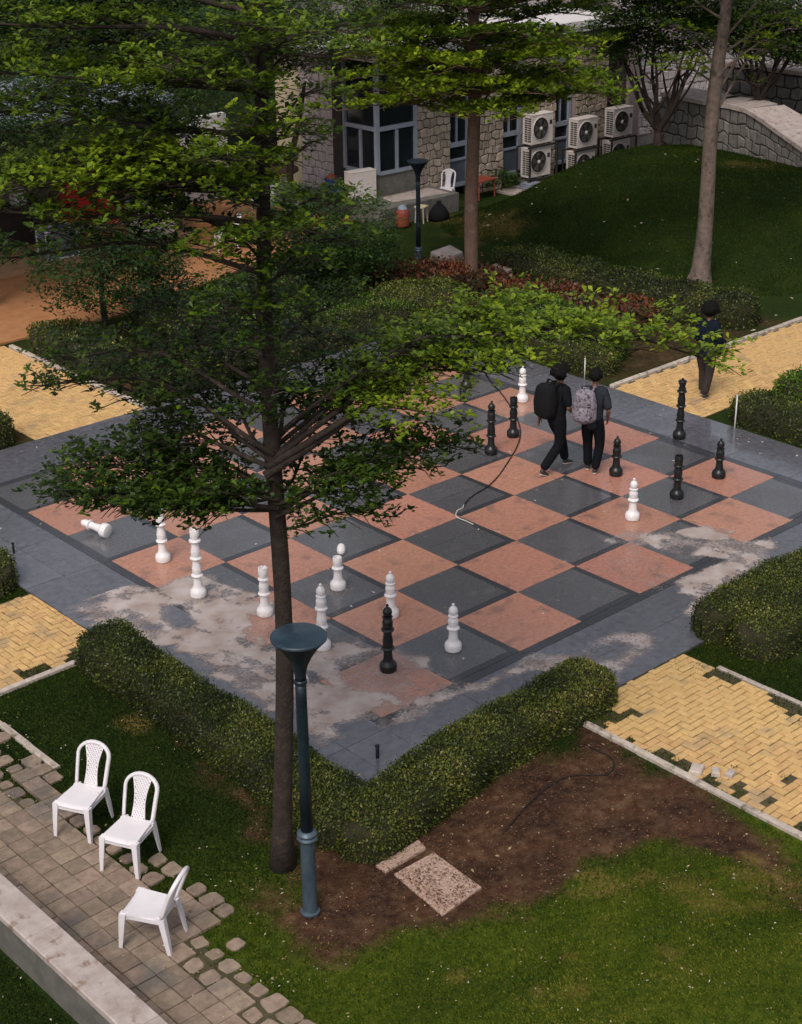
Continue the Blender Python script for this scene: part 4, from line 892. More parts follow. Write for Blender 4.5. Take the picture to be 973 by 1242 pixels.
for (pp, nm, lab, hh) in (([(521,303),(546,294),(563,303),(540,313)], 'stone_slab', 'flat pale stone slab lying in the copper shrubs left of the brown trunk', .22), ([(597,322),(622,313),(640,320),(614,332)], 'stone_slab', 'stacked tan stone slabs right of the brown tree trunk', .30)):
    Pp = [G(*q, .25) for q in pp]; cc = sum(Pp, Vector())/4; r = empty(nm, (cc.x, cc.y, 0), 0, lab, 'stone slab', 'stone slabs among the shrubs')
    for k in range(3): part('slab_layer', M['coping'] if k == 2 else M['stone'], r, lambda b: b.prism([((p-cc).xy*(1-.04*k))[:] for p in Pp], hh/3*k, hh/3*(k+1)-.012, inset=.012))
# rubble heap
hp = empty('rubble_heap', (10.9, 18.1, 0), 0, 'heap of pale broken stones with a brown sack on top beside the building', 'rubble heap')
for k in range(60):
    a = random.uniform(0, 6.28); rr = random.uniform(0, 1)**.6*.85; z = max(0, .85-rr*.95)*random.uniform(.6, 1)
    bm_ = bmesh.new(); bmesh.ops.create_icosphere(bm_, subdivisions=1, radius=random.uniform(.13, .22))
    for v in bm_.verts: v.co = Vector((v.co.x*random.uniform(.8,1.25), v.co.y*random.uniform(.8,1.2), v.co.z*random.uniform(.55,.9)))
    me = bpy.data.meshes.new('stone'); bm_.to_mesh(me); bm_.free(); o = link('stone', me, M['stonelight'], hp); o.location = (rr*math.cos(a), rr*math.sin(a), z)
hb = empty('brown_sack', (10.9, 18.15, .86), 0, 'brown sack on top of the rubble heap', 'sack')
part('sack_body', M['bark_brown'], hb, lambda b: b.lathe([(.30,0),(.42,.07),(.40,.18),(.22,.30),(0,.33)], 9), True)
wb = empty('white_board', (9.75, 17.6, 0), 0, 'white rectangular board leaning beside the rubble heap', 'board')
part('panel', M['board'], wb, lambda b: b.box((0,0,.42), (.62,.04,.85), Matrix.Rotation(R(-35),3,'Z') @ Matrix.Rotation(R(-22),3,'X')))

# ------------------------------------------------------------------ kiosk paving and kiosk
tag(part('orange_paving', M['orange'], None, lambda b: b.prism([(-14,12.7),(2.5,12.7),(7.5,14.2),(11.1,15.5),(11.1,26),(-14,26)], -.04, .012)), kind='structure')
tag(part('step_platform', M['platform'], None, lambda b: b.prism([(-14,17.15),(7.2,17.0),(7.2,22),(-14,22)], -.02, .13, inset=.01)), kind='structure')
kq = empty('kiosk', (2, 20, .13), 0, 'shaded refreshment kiosk with grey-blue roof behind the trees at top left', 'kiosk')
wpart('back_wall', M['pinkplaster'], lambda b: b.box((1.8, 21.4, 1.8), (10.8, .15, 3.3)), kq)
wpart('counter', M['steel'], lambda b: b.box((1.0, 19.2, .62), (6, .6, .98)), kq)
for k in range(9): wpart('roof_sheet', M['tarp'], lambda b: b.box((-3.3+1.25*k, 19.2, 3.52+.02*(k%2)), (1.235, 4.4, .05), Matrix.Rotation(R(4), 3, 'X')), kq)
for k in range(4): wpart('post', M['steel'], lambda b: b.box((-3.5+3.5*k, 17.5, 1.75), (.09, .09, 3.3)), kq)
def text(body, size, loc, rz, m, parent, shear=.25, name='lettering', tilt=90):
    cu_ = bpy.data.curves.new(name, 'FONT'); cu_.body = body; cu_.size = size; cu_.shear = shear; cu_.extrude = .002; cu_.align_x = 'CENTER'; cu_.align_y = 'CENTER'
    t = bpy.data.objects.new(name, cu_); col.objects.link(t); dg = bpy.context.evaluated_depsgraph_get(); me = bpy.data.meshes.new_from_object(t.evaluated_get(dg)); bpy.data.objects.remove(t)
    me.materials.clear(); o = link(name, me, m, parent); o.location = loc; o.rotation_euler = (R(tilt), 0, rz); return o
def fridge(x, lab, w_=.75, h_=1.9):
    r = empty('drinks_fridge', (x, 17.75, .13), 0, lab, 'fridge', 'red drinks fridges at the kiosk')
    part('cabinet', M['red'], r, lambda b: b.box((0, .05, h_/2), (w_, .62, h_)))
    part('door', M['red'], r, lambda b: b.box((0, -.27, h_*.62), (w_*.9, .02, h_*.45))); part('handle', M['steel'], r, lambda b: b.box((w_*.38, -.295, h_*.6), (.03, .03, .4))); part('header', M['red'], r, lambda b: b.box((0, -.275, h_*.93), (w_*.96, .03, h_*.13))); part('kick_panel', M['red'], r, lambda b: b.box((0, -.275, h_*.2), (w_*.96, .03, h_*.36)))
    text('Coca-Cola', .15, (0, -.293, h_*.93), 0, M['white'], r); text('Coca-Cola', .17, (0, -.293, h_*.26), 0, M['white'], r); return r
fridge(5.0, 'red drinks fridge with white script lettering, left of the white chest freezer')
fridge(4.2, 'second red drinks fridge further left, mostly hidden by leaves', .7, 2.2)
fz = empty('chest_freezer', (6.15, 17.7, .13), 0, 'pale grey chest freezer beside the red fridge at the kiosk', 'freezer')
part('cabinet', M['ac'], fz, lambda b: b.box((0,0,.42), (1.2,.62,.84), ch=.02)); part('lid', M['tarp'], fz, lambda b: b.box((0,.0,.875), (1.16,.58,.06), ch=.02)); part('handle', M['acdark'], fz, lambda b: b.box((0,-.33,.78), (.3,.03,.03)))
cb = empty('display_case', (3.35, 17.42, .13), 0, 'low white-framed display case with purple print and red squiggle beside the fridges', 'display case')
part('print_panel', M['purple'], cb, lambda b: b.box((.05,0,.36), (.82,.42,.66)))
for sx in (-.38, .48):
    for sy in (-.22, .22): part('frame_post', M['board'], cb, lambda b: b.box((sx, sy, .36), (.035,.035,.72)))
for sy in (-.225, .225):
    for zz in (.02, .70): part('frame_rail', M['board'], cb, lambda b: b.box((.05, sy, zz), (.9,.03,.035)))
for (x, y, z, mm, lab, d) in ((2.6, 19.1, 1.11, 'yellowcrate', 'orange-yellow crate on the kiosk counter', (.4,.3,.3)), (1.5, 19.1, 1.11, 'board', 'white box on the kiosk counter', (.35,.3,.35)), (3.4, 19.15, 1.11, 'board', 'white carton at the right end of the kiosk counter', (.3,.3,.4))):
    r = empty('box', (x, y, z), 0, lab, 'box'); part('box_body', M[mm], r, lambda b: b.box((0,0,d[2]/2), d, ch=.01)); part('lid', M[mm], r, lambda b: b.box((0,0,d[2]+.012), (d[0]+.02, d[1]+.02, .02)))
wl = empty('white_partition', (8.6, 19.4, 0), 0, 'white plastered wall with an air conditioner seen through leaves left of the building', 'wall')
wpart('wall', M['roofwhite'], lambda b: b.box((9.7, 20.2, 1.1), (1.6, .2, 2.4)), wl)
ac_unit((9.5, 19.85, 1.0), 0, 'air conditioner unit high on the white wall behind the main trunk', 'wall air conditioner')
pw = empty('planter_wall', (8.6, 16.5, 0), 0, 'low orange-brown planter wall between kiosk and rubble heap', 'wall'); wpart('wall_body', M['orange'], lambda b: b.box((8.4, 16.9, .2), (2.6, .35, .42), ch=.02), pw)
rc = make_chair((6.9, 15.4, .02), fdir(200), 'white plastic chair glimpsed through leaves on the orange paving', 1.0); rc['group'] = 'white plastic chairs'

# ------------------------------------------------------------------ people
def skinned(name, joints, edges, m, parent, root=0, sub=2):
    names = list(joints); me = bpy.data.meshes.new(name)
    me.from_pydata([joints[k][0] for k in names], [(names.index(a), names.index(b)) for a, b in edges], []); me.update()
    o = bpy.data.objects.new(name, me); col.objects.link(o); md = o.modifiers.new('s', 'SKIN'); md.use_smooth_shade = True
    sk = me.skin_vertices[0].data
    for i, k in enumerate(names):
        r = joints[k][1]; sk[i].radius = (r, r) if not hasattr(r, '__len__') else r; sk[i].use_root = (i == root)
    sb = o.modifiers.new('d', 'SUBSURF'); sb.levels = sub; sb.render_levels = sub
    dg = bpy.context.evaluated_depsgraph_get(); me2 = bpy.data.meshes.new_from_object(o.evaluated_get(dg)); bpy.data.objects.remove(o)
    me2.materials.clear(); me2.name = name; me2.polygons.foreach_set('use_smooth', [True]*len(me2.polygons)); return link(name, me2, m, parent)
def hand(J, E_, s, wrist, d, side, curl=.5):
    """palm and five fingers hanging along d from the wrist joint"""
    w = Vector(wrist); d = Vector(d).normalized(); lat = Vector((0, 1, 0)) if abs(d.y) < .7 else Vector((1, 0, 0)); inn = Vector((-side, 0, 0))
    J[s+'palm'] = (w+d*.05, (.024, .032)); E_.append((s+'wrist', s+'palm')); J[s+'knuck'] = (w+d*.09, (.014, .034)); E_.append((s+'palm', s+'knuck'))
    for k, (off, ln) in enumerate(((.027,.062),(.010,.074),(-.008,.068),(-.025,.052))):
        b0 = w+d*.10+lat*off; m0 = b0+d*ln*.5+inn*.008; t0 = m0+d*ln*.45*(1-curl*.4)+inn*(.02*curl+.005)
        for nm, p_, r_, pr in (('b', b0, .0095, s+'knuck'), ('m', m0, .0085, s+'f%db' % k), ('t', t0, .0072, s+'f%dm' % k)): J[s+'f%d' % k+nm] = (p_, r_); E_.append((pr, s+'f%d' % k+nm))
    tb_ = w+d*.035+lat*.034+inn*.008; J[s+'th1'] = (tb_, .011); E_.append((s+'palm', s+'th1')); J[s+'th2'] = (tb_+d*.035+lat*.012+inn*.012, .0095); E_.append((s+'th1', s+'th2')); J[s+'th3'] = (tb_+d*.062+lat*.010+inn*.018, .008); E_.append((s+'th2', s+'th3'))
def person(loc, heading, label, P, mats, hairstyle, H=1.72, lean=.04):
    """local frame: x to the person's right, y forward; P gives feet, knees, hands, head offsets"""
    r = empty('person', loc, heading-math.pi/2, label, 'person'); k = H/1.72; r.scale = (k, k, k)
    hip = Vector((0, 0, .93)); sh = Vector((0, lean, 1.42)); J, E_ = {}, []
    J['pelvis'] = (hip, (.125, .10)); J['waist'] = (hip+Vector((0, lean*.35, .17)), (.112, .088)); J['chest'] = (hip+Vector((0, lean*.8, .36)), (.135, .098)); J['neckbase'] = (sh+Vector((0, 0, .03)), (.062, .055)); J['neck'] = (sh+Vector((0, .012, .10)), .050)
    hd = sh+Vector((0, .025, .10)); J['jaw'] = (hd+Vector((0, .012, .055)), (.058, .066)); J['skull'] = (hd+Vector((0, 0, .135)), (.076, .090)); J['crown'] = (hd+Vector((0, -.006, .195)), (.052, .062))
    E_ += [('pelvis','waist'),('waist','chest'),('chest','neckbase'),('neckbase','neck'),('neck','jaw'),('jaw','skull'),('skull','crown')]
    yaw = P.get('head', 0); fd = Vector((math.sin(yaw), math.cos(yaw), 0))
    J['nose'] = (hd+Vector((0,0,.105))+fd*.098, .010); E_.append(('skull', 'nose'))
    S_, ES = {}, []; T_, ET = {}, []
    S_['b'] = (hip+Vector((0, -.005, -.17)), (.178, .148)); S_['w'] = (hip+Vector((0, 0, -.02)), (.172, .140)); S_['a'] = (hip+Vector((0, lean*.35, .16)), (.168, .132)); S_['c'] = (hip+Vector((0, lean*.8, .35)), (.182, .136)); S_['n'] = (sh+Vector((0, 0, .035)), (.075, .065)); ES += [('b','w'),('w','a'),('a','c'),('c','n')]
    T_['p'] = (hip+Vector((0,0,.12)), (.150, .120)); T_['q'] = (hip+Vector((0,0,-.03)), (.150, .125)); ET.append(('p','q'))
    for s, sd_ in (('l', -1), ('r', 1)):
        sp = sh+Vector((sd_*.165, 0, -.01)); el = Vector(P[s+'elbow']); wr = Vector(P[s+'hand'])
        J[s+'sh'] = (sp, .055); J[s+'elbow'] = (el, .038); J[s+'fore'] = (el.lerp(wr, .35), .036); J[s+'wrist'] = (wr, .025)
        E_ += [('chest', s+'sh'), (s+'sh', s+'elbow'), (s+'elbow', s+'fore'), (s+'fore', s+'wrist')]; hand(J, E_, s, wr, wr-el, sd_)
        S_[s+'s'] = (sp, .088); S_[s+'m'] = (sp.lerp(el, .5), .078); S_[s+'e'] = (sp.lerp(el, 1.0), .070); ES += [('c', s+'s'), (s+'s', s+'m'), (s+'m', s+'e')]
        if P.get('long'): S_[s+'f'] = (el.lerp(wr, .95), .05); ES.append((s+'e', s+'f'))
        hj = hip+Vector((sd_*.095, 0, -.06)); kn = Vector(P[s+'knee']); an = Vector(P[s+'foot'])
        J[s+'hip'] = (hj, .085); J[s+'knee'] = (kn, .052); J[s+'calf'] = (kn.lerp(an, .35)+Vector((0,-.012,0)), .050); J[s+'ankle'] = (an, .034)
        E_ += [('pelvis', s+'hip'), (s+'hip', s+'knee'), (s+'knee', s+'calf'), (s+'calf', s+'ankle')]
        T_[s+'h'] = (hj+Vector((0,0,-.02)), .120); T_[s+'t'] = (hj.lerp(kn, .5), .108); T_[s+'k'] = (kn, .086); T_[s+'c'] = (kn.lerp(an, .5), .082); T_[s+'a'] = (kn.lerp(an, .99), .074); ET += [('q', s+'h'), (s+'h', s+'t'), (s+'t', s+'k'), (s+'k', s+'c'), (s+'c', s+'a')]
        fdv = Vector(P.get(s+'toe', (0, 1, -.25))).normalized(); 
        F_ = {'h': (an+Vector((0,-.035,-.025)), .042), 'a': (an+Vector((0,.01,-.01)), .045), 'b': (an+fdv*.10+Vector((0,0,-.02)), (.040,.030)), 't': (an+fdv*.175+Vector((0,0,-.022)), (.036,.022))}
        fo = skinned('shoe', F_, [('h','a'),('a','b'),('b','t')], M[mats['shoe']], r, sub=1)
        skinned('sole', {'h': (an+Vector((0,-.045,-.058)), (.036,.012)), 'b': (an+fdv*.10+Vector((0,0,-.045)), (.042,.010)), 't': (an+fdv*.185+Vector((0,0,-.040)), (.034,.010))}, [('h','b'),('b','t')], M['shoesole'], fo, sub=1)
    body = skinned('body', J, E_, M['skin'], r)
    skinned('shirt', S_, ES, M[mats['shirt']], r); skinned('trousers', T_, ET, M[mats['trouser']], r, root=0)
    for sd_ in (-1, 1):
        lat = Vector((fd.y, -fd.x, 0)); c = hd+Vector((0,0,.115))+lat*sd_*.08; part('ear', M['skin'], body, lambda b: b.lathe([(0,-.012),(.016,-.006),(.018,.006),(0,.012)], 10, c=c, axis=lat), True)
        c2 = hd+Vector((0,0,.125))+fd*.082+lat*sd_*.032; part('eye', M['eye'], body, lambda b: b.lathe([(0,-.008),(.011,0),(0,.008)], 8, c=c2, axis=fd), True)
    part('mouth', M['redplastic'], body, lambda b: b.box(hd+Vector((0,0,.062))+fd*.078, (.045,.012,.010), Matrix.Rotation(-yaw, 3, 'Z')))
    # hair: a tousled cap of short locks over the skull
    hb_ = bmesh.new(); bmesh.ops.create_icosphere(hb_, subdivisions=4, radius=1)
    for v in hb_.verts:
        n_ = v.co.copy(); f = n_.dot(fd); nzv = float(fbm(n_.x*7+n_.z*5, n_.y*7-n_.z*3, int(H*100), 4))-.5
        rr = 1+nzv*(.50 if hairstyle == 'curly' else .26); 
        sx, sy, sz = (.155, .165, .165) if hairstyle == 'curly' else (.118, .130, .128)
        if f > .35 and n_.z < .25: rr *= .55
        if n_.z < -.35: rr *= .8
        v.co = hd+Vector((0, -.006, .150))+Vector((n_.x*sx*rr, n_.y*sy*rr, n_.z*sz*rr))
    for f_ in hb_.faces: f_.smooth = True
    me = bpy.data.meshes.new('hair'); hb_.to_mesh(me); hb_.free(); link('hair', me, M['hair'], r)
    return r
def backpack(loc, heading, label, m, s=1.0, pocket=True):
    r = empty('backpack', loc, heading-math.pi/2, label, 'backpack'); r.scale = (s, s, s)
    def shell(w_, d_, h_, z0, yo, name, par, bulge=.06):
        bm_ = bmesh.new(); bmesh.ops.create_cube(bm_, size=1); bmesh.ops.subdivide_edges(bm_, edges=bm_.edges[:], cuts=5, use_grid_fill=True)
        for v in bm_.verts:
            c = v.co; n_ = c.normalized()*.62; q = c.lerp(n_, .55); top = max(0, q.z)*.35
            nz_ = (float(vn(c.x*6, c.y*6+c.z*7, 3))-.5)*.03
            v.co = Vector((q.x*w_*(1-top*.7)*1.05, q.y*d_*(1-top)*1.1+yo, z0+q.z*h_*1.02+nz_*h_))
        for f_ in bm_.faces: f_.smooth = True
        me = bpy.data.meshes.new(name); bm_.to_mesh(me); bm_.free(); return link(name, me, M[m], par)
    shell(.31, .20, .48, .0, 0, 'pack_body', r)
    if pocket:
        shell(.23, .09, .20, -.10, -.105, 'front_pocket', r); shell(.20, .07, .14, .09, -.09, 'upper_pocket', r)
        for sx in (-1, 1): o = shell(.06, .10, .20, -.10, -.02, 'side_pocket', r); o.location.x = sx*.15
        part('zip', M['steel'], r, lambda b: b.tube([(-.11,-.085,.02),(-.10,-.11,.12),(-.05,-.085,.19),(.05,-.085,.19),(.10,-.11,.12),(.11,-.085,.02)], .006, 5), True)
    part('handle', M[m], r, lambda b: b.tube([(-.05,.05,.23),(-.04,.05,.275),(.04,.05,.275),(.05,.05,.23)], .011, 6), True)
    for sx in (-1, 1): part('strap', M[m], r, lambda b: b.tube([(sx*.09,.08,.20),(sx*.11,.15,.27),(sx*.115,.28,.20),(sx*.12,.30,.05),(sx*.125,.22,-.12),(sx*.12,.10,-.20)], .02, 6, flat=.4), True)
    return r
hL = fdir(38); gL = (G(660,574)+G(686,566))/2
person((gL.x, gL.y, 0), hL, 'curly-haired person in black clothes striding across the board with a black backpack', dict(lfoot=(-.08,.30,.075), rfoot=(.08,-.36,.11), lknee=(-.10,.22,.50), rknee=(.10,.0,.49), lelbow=(-.24,-.10,1.15), lhand=(-.23,-.16,.90), relbow=(.25,.02,1.14), rhand=(.20,.20,.98), head=.4, rtoe=(0,1,-.75)), dict(shirt='shirtblack', trouser='trouser', shoe='shoe'), 'curly', 1.74, .05)
bv = imgdir(38); backpack(gL+Vector((0,0,1.24))-bv*.19+imgdir(128)*.06, hL, 'slim black backpack on the back of the curly-haired walker', 'bag_black', 1.12, False)
hR = fdir(72); gR = (G(712,574)+G(722,572))/2
person((gR.x, gR.y, 0), hR, 'person in slate T-shirt and black trousers walking away with a grey patterned backpack', dict(lfoot=(-.08,.10,.075), rfoot=(.07,-.06,.08), lknee=(-.10,.12,.50), rknee=(.12,.04,.50), lelbow=(-.25,.0,1.14), lhand=(-.22,.14,.93), relbow=(.25,-.03,1.13), rhand=(.22,.10,.93), head=.1), dict(shirt='shirtslate', trouser='trouser', shoe='shoe'), 'short', 1.71, .06)
bv = imgdir(72); backpack(gR+Vector((0,0,1.23))-bv*.23+imgdir(162)*.10, hR, 'grey and lilac patterned backpack hanging on the back of the slate-shirted walker', 'bag_grey', 1.08, True)
hP = fdir(55); gP = G(853,482)
person((gP.x, gP.y, 0), hP, 'lone dark-clothed person on the yellow path partly hidden by drooping leaves', dict(lfoot=(-.07,.10,.075), rfoot=(.05,-.08,.08), lknee=(-.09,.12,.50), rknee=(.08,.03,.50), lelbow=(-.23,.0,1.15), lhand=(-.18,.16,1.0), relbow=(.25,-.02,1.14), rhand=(.22,.12,.95), head=.0, long=True), dict(shirt='navy', trouser='trouserbrown', shoe='shoe'), 'curly', 1.72, .03)
sb_ = gP+imgdir(0)*.22+Vector((0,0,.98)); r = empty('shoulder_bag', sb_, hP, 'dark blue bag with pale strap hanging at the lone walker\'s side', 'bag')
part('bag_body', M['navy'], r, lambda b: b.box((0,0,0), (.30,.12,.26), ch=.03)); part('flap', M['navy'], r, lambda b: b.box((0,-.065,.06), (.28,.015,.13), ch=.004)); part('strap', M['board'], r, lambda b: b.tube([(-.12,0,.12),(-.10,.08,.38),(-.02,.10,.52)], .014, 6, flat=.5), True)

# ------------------------------------------------------------------ trees
def rosettes(P, upbias, per, ln, wd_, tint0, spread=.3, thick=.05):
    P = np.asarray(P); n = len(P); P = np.repeat(P, per, 0); N = len(P)
    az = rng.random(N)*2*math.pi; el = rng.uniform(-.1, .75, N); D = np.stack([np.cos(az)*np.cos(el), np.sin(az)*np.cos(el), np.sin(el)], 1)
    U = np.tile([[0,0,1.0]], (N, 1)) + unit(N)*.45; C = P + unit(N)*thick*rng.random(N)[:,None] + D*ln*.12
    tint = np.repeat(tint0, per) + rng.normal(0, .09, N); return C, D, U, ln*rng.uniform(.5, 1.45, N), wd_*rng.uniform(.65, 1.35, N), tint
def tiered_tree(label, base, lean, trunk, branches, leafL, leafW, m, lm, per=8, step=.15, tintb=0.0, name='tree', group=None, density=1.0, twr=1.0):
    """trunk: list of (z, radius); branches: (z, angle, length, rise, tint) reaching out in flat layers"""
    r = empty(name, base, 0, label, 'tree', group)
    def tp(z): return Vector((lean[0]*z + .05*math.sin(z*1.1+base[0]), lean[1]*z + .04*math.sin(z*.8+base[1]), z))
    zs = np.linspace(trunk[0][0], trunk[-1][0], 26); rad = [float(np.interp(z, [t[0] for t in trunk], [t[1] for t in trunk]))*(1+.06*(float(vn(z*3, 1.1, 9))-.5)) for z in zs]
    part('trunk', m, r, lambda b: b.tube([tp(z) for z in zs], rad, 14), True)
    PC, TT = [], []
    for bi, (z0, ang, Lb, rise, tnt) in enumerate(branches):
        d = imgdir(ang); d = Vector((d.x, d.y, 0)); s0 = tp(z0); perp = Vector((-d.y, d.x, 0)); cv = random.uniform(-.12, .12); ph = random.uniform(0, 6)
        def bp_(s): return s0 + d*(Lb*s) + perp*(cv*Lb*s*s + .05*Lb*math.sin(s*5+ph)) + Vector((0, 0, .05*math.sin(s*7+ph*2) + rise*math.sin(min(1, s*1.15)*math.pi/2) - (.125 if Lb > 3.3 else .035)*Lb*s**3))
        br = MB(); r0 = max(.008, .0065*Lb+.003)*twr; pts = [bp_(s) for s in np.linspace(-.02, 1, 14)]; br.tube(pts, list(np.linspace(r0*1.5, .005, 14)), 7)
        bo = br.build('branch', m, r, True); tw = MB()
        nt_ = max(6, int(Lb/step*1.25))
        for k in range(nt_):
            s = (.08 if Lb < 1.6 else .2) + (.92 if Lb < 1.6 else .8)*(k+random.random())/nt_; a = random.choice((-1, 1))*R(random.uniform(35, 75)); dd = (d*math.cos(a)+perp*math.sin(a)).normalized(); tl = (1.05-s*.75)*Lb*(.34 if Lb < 2.7 else .27)*random.uniform(.6, 1.15)+.15; o = bp_(s)
            e = o+dd*tl+Vector((0,0,random.uniform(-.02,.10)*Lb*.4)); mid = o.lerp(e, .5)+Vector((0,0,.03)); tw.tube([o, mid, e], [.007*twr+.002, .005*twr, .003], 4)
            ns = max(3, int(tl/.085*density*(.78 if (Lb < 3 and 4.3 < z0 < 9.7 and 100 < ang < 215 and name == 'tree' and leafL < .07) else 1)))
            for q in range(ns):
                f = (q+random.random())/ns; c = o.lerp(e, f); off = perp*0+Vector((random.gauss(0,1), random.gauss(0,1), 0)).normalized()*random.uniform(.03, .22)*min(1, Lb/2.0+.3)
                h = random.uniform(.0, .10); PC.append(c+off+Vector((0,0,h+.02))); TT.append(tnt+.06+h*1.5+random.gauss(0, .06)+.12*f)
        tag(tw.build('twigs', m, bo), kind='stuff')
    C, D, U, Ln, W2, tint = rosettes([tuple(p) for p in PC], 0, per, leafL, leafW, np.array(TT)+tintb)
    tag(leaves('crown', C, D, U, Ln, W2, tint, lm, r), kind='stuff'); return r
mainb = G(350,1047)
tr0 = [(-.1,.15),(.15,.115),(.6,.10),(2.5,.088),(4.5,.077),(7,.062),(10,.045),(11.5,.02)]
MBR = [ # z on trunk, angle (0 right, 90 away, 180 left, 270 towards camera), length, rise, tint
 # lowest sparse layer
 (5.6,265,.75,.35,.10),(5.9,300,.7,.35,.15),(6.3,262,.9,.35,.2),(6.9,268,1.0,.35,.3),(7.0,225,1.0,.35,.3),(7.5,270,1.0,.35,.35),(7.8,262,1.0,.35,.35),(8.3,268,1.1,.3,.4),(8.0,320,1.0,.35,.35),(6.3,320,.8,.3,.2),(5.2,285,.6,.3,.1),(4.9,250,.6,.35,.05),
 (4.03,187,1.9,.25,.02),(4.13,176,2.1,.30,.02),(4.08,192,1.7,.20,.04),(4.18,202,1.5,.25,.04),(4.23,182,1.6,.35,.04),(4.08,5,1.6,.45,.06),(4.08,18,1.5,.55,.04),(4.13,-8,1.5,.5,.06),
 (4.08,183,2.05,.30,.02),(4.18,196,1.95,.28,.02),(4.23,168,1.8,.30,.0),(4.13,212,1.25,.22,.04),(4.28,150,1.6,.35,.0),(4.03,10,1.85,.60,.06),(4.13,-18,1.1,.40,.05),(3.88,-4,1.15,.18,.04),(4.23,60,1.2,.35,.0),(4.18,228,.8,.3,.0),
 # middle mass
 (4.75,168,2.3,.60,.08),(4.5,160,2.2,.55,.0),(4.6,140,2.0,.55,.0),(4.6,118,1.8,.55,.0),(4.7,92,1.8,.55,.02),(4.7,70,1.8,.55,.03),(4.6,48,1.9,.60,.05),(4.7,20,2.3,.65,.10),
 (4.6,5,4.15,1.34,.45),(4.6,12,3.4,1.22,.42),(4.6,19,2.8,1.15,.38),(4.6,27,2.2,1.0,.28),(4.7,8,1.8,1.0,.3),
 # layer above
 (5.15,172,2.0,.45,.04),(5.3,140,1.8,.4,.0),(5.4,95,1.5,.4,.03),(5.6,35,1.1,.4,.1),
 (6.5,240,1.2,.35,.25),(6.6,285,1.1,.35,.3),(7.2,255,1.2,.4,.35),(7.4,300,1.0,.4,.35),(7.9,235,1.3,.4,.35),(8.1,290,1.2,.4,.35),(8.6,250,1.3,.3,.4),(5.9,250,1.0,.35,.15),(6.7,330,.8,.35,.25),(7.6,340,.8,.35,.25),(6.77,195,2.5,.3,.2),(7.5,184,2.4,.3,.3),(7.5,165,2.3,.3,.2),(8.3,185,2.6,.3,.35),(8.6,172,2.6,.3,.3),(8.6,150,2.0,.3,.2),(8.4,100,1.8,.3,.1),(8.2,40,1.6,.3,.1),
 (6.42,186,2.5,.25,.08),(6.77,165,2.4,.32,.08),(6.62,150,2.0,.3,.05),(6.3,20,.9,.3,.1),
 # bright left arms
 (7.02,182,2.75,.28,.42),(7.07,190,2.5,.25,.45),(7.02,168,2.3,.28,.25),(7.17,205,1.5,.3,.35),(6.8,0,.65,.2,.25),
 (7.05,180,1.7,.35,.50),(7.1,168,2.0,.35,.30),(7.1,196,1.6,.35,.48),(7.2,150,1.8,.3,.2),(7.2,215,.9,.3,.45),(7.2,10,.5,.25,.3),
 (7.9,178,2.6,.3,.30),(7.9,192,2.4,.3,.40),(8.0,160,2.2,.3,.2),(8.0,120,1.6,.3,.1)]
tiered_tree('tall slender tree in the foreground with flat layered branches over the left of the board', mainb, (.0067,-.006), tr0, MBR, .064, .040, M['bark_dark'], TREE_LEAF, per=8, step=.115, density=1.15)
trb = G(572,357); BB = []
for z0, Lb, t_ in ((4.05,3.0,.46),(4.5,3.4,.44),(5.0,3.4,.44),(5.5,3.2,.28),(6.1,3.0,.25),(6.8,2.6,.25)):
    for k in range(11): BB.append((z0+random.uniform(-.12,.12), k*360/11+random.uniform(-12,12), Lb*random.uniform(.75,1.08), random.uniform(.3,.5), t_+random.uniform(-.1,.12)))
tiered_tree('layered tree with a straight brown trunk between the far lamp and the stone slabs', trb, (0,0), [(-.1,.17),(.3,.155),(2,.15),(5,.13),(8,.08)], BB, .12, .075, M['bark_brown'], TREE_LEAF, per=7, step=.20, density=.9)
# pale tree on the right
tp4 = G(846,352); BR4 = [(z_, a_, 3.3, .7, .25) for z_ in (6.6,7.3,8.0) for a_ in range(0,360,33)] + [(3.9,25,1.8,1.3,.2),(4.3,38,2.2,1.5,.2),(4.5,178,1.3,.35,.45),(4.7,200,1.2,.35,.4),(4.8,150,1.5,.9,.15),(5.1,20,2.0,.6,.5),(5.4,-10,1.8,1.2,.3),(5.8,170,1.8,.7,.2),(5.9,90,1.5,.7,.1),(6.3,30,2.1,.8,.2),(6.6,200,1.6,.7,.3),(5.2,185,1.1,.5,.35),(4.6,-5,1.7,1.0,.55)]  # dense unseen tiers above the frame, added to shade the far mound
tiered_tree('tree with pale grey flared trunk standing before the mound at right', tp4, (.065,.01), [(-.1,.42),(.12,.30),(.5,.215),(1.2,.175),(3.5,.15),(5.2,.14),(7.5,.09)], BR4, .12, .07, M['bark_pale'], TREE_LEAF, per=7, step=.3, density=.5, twr=1.5)
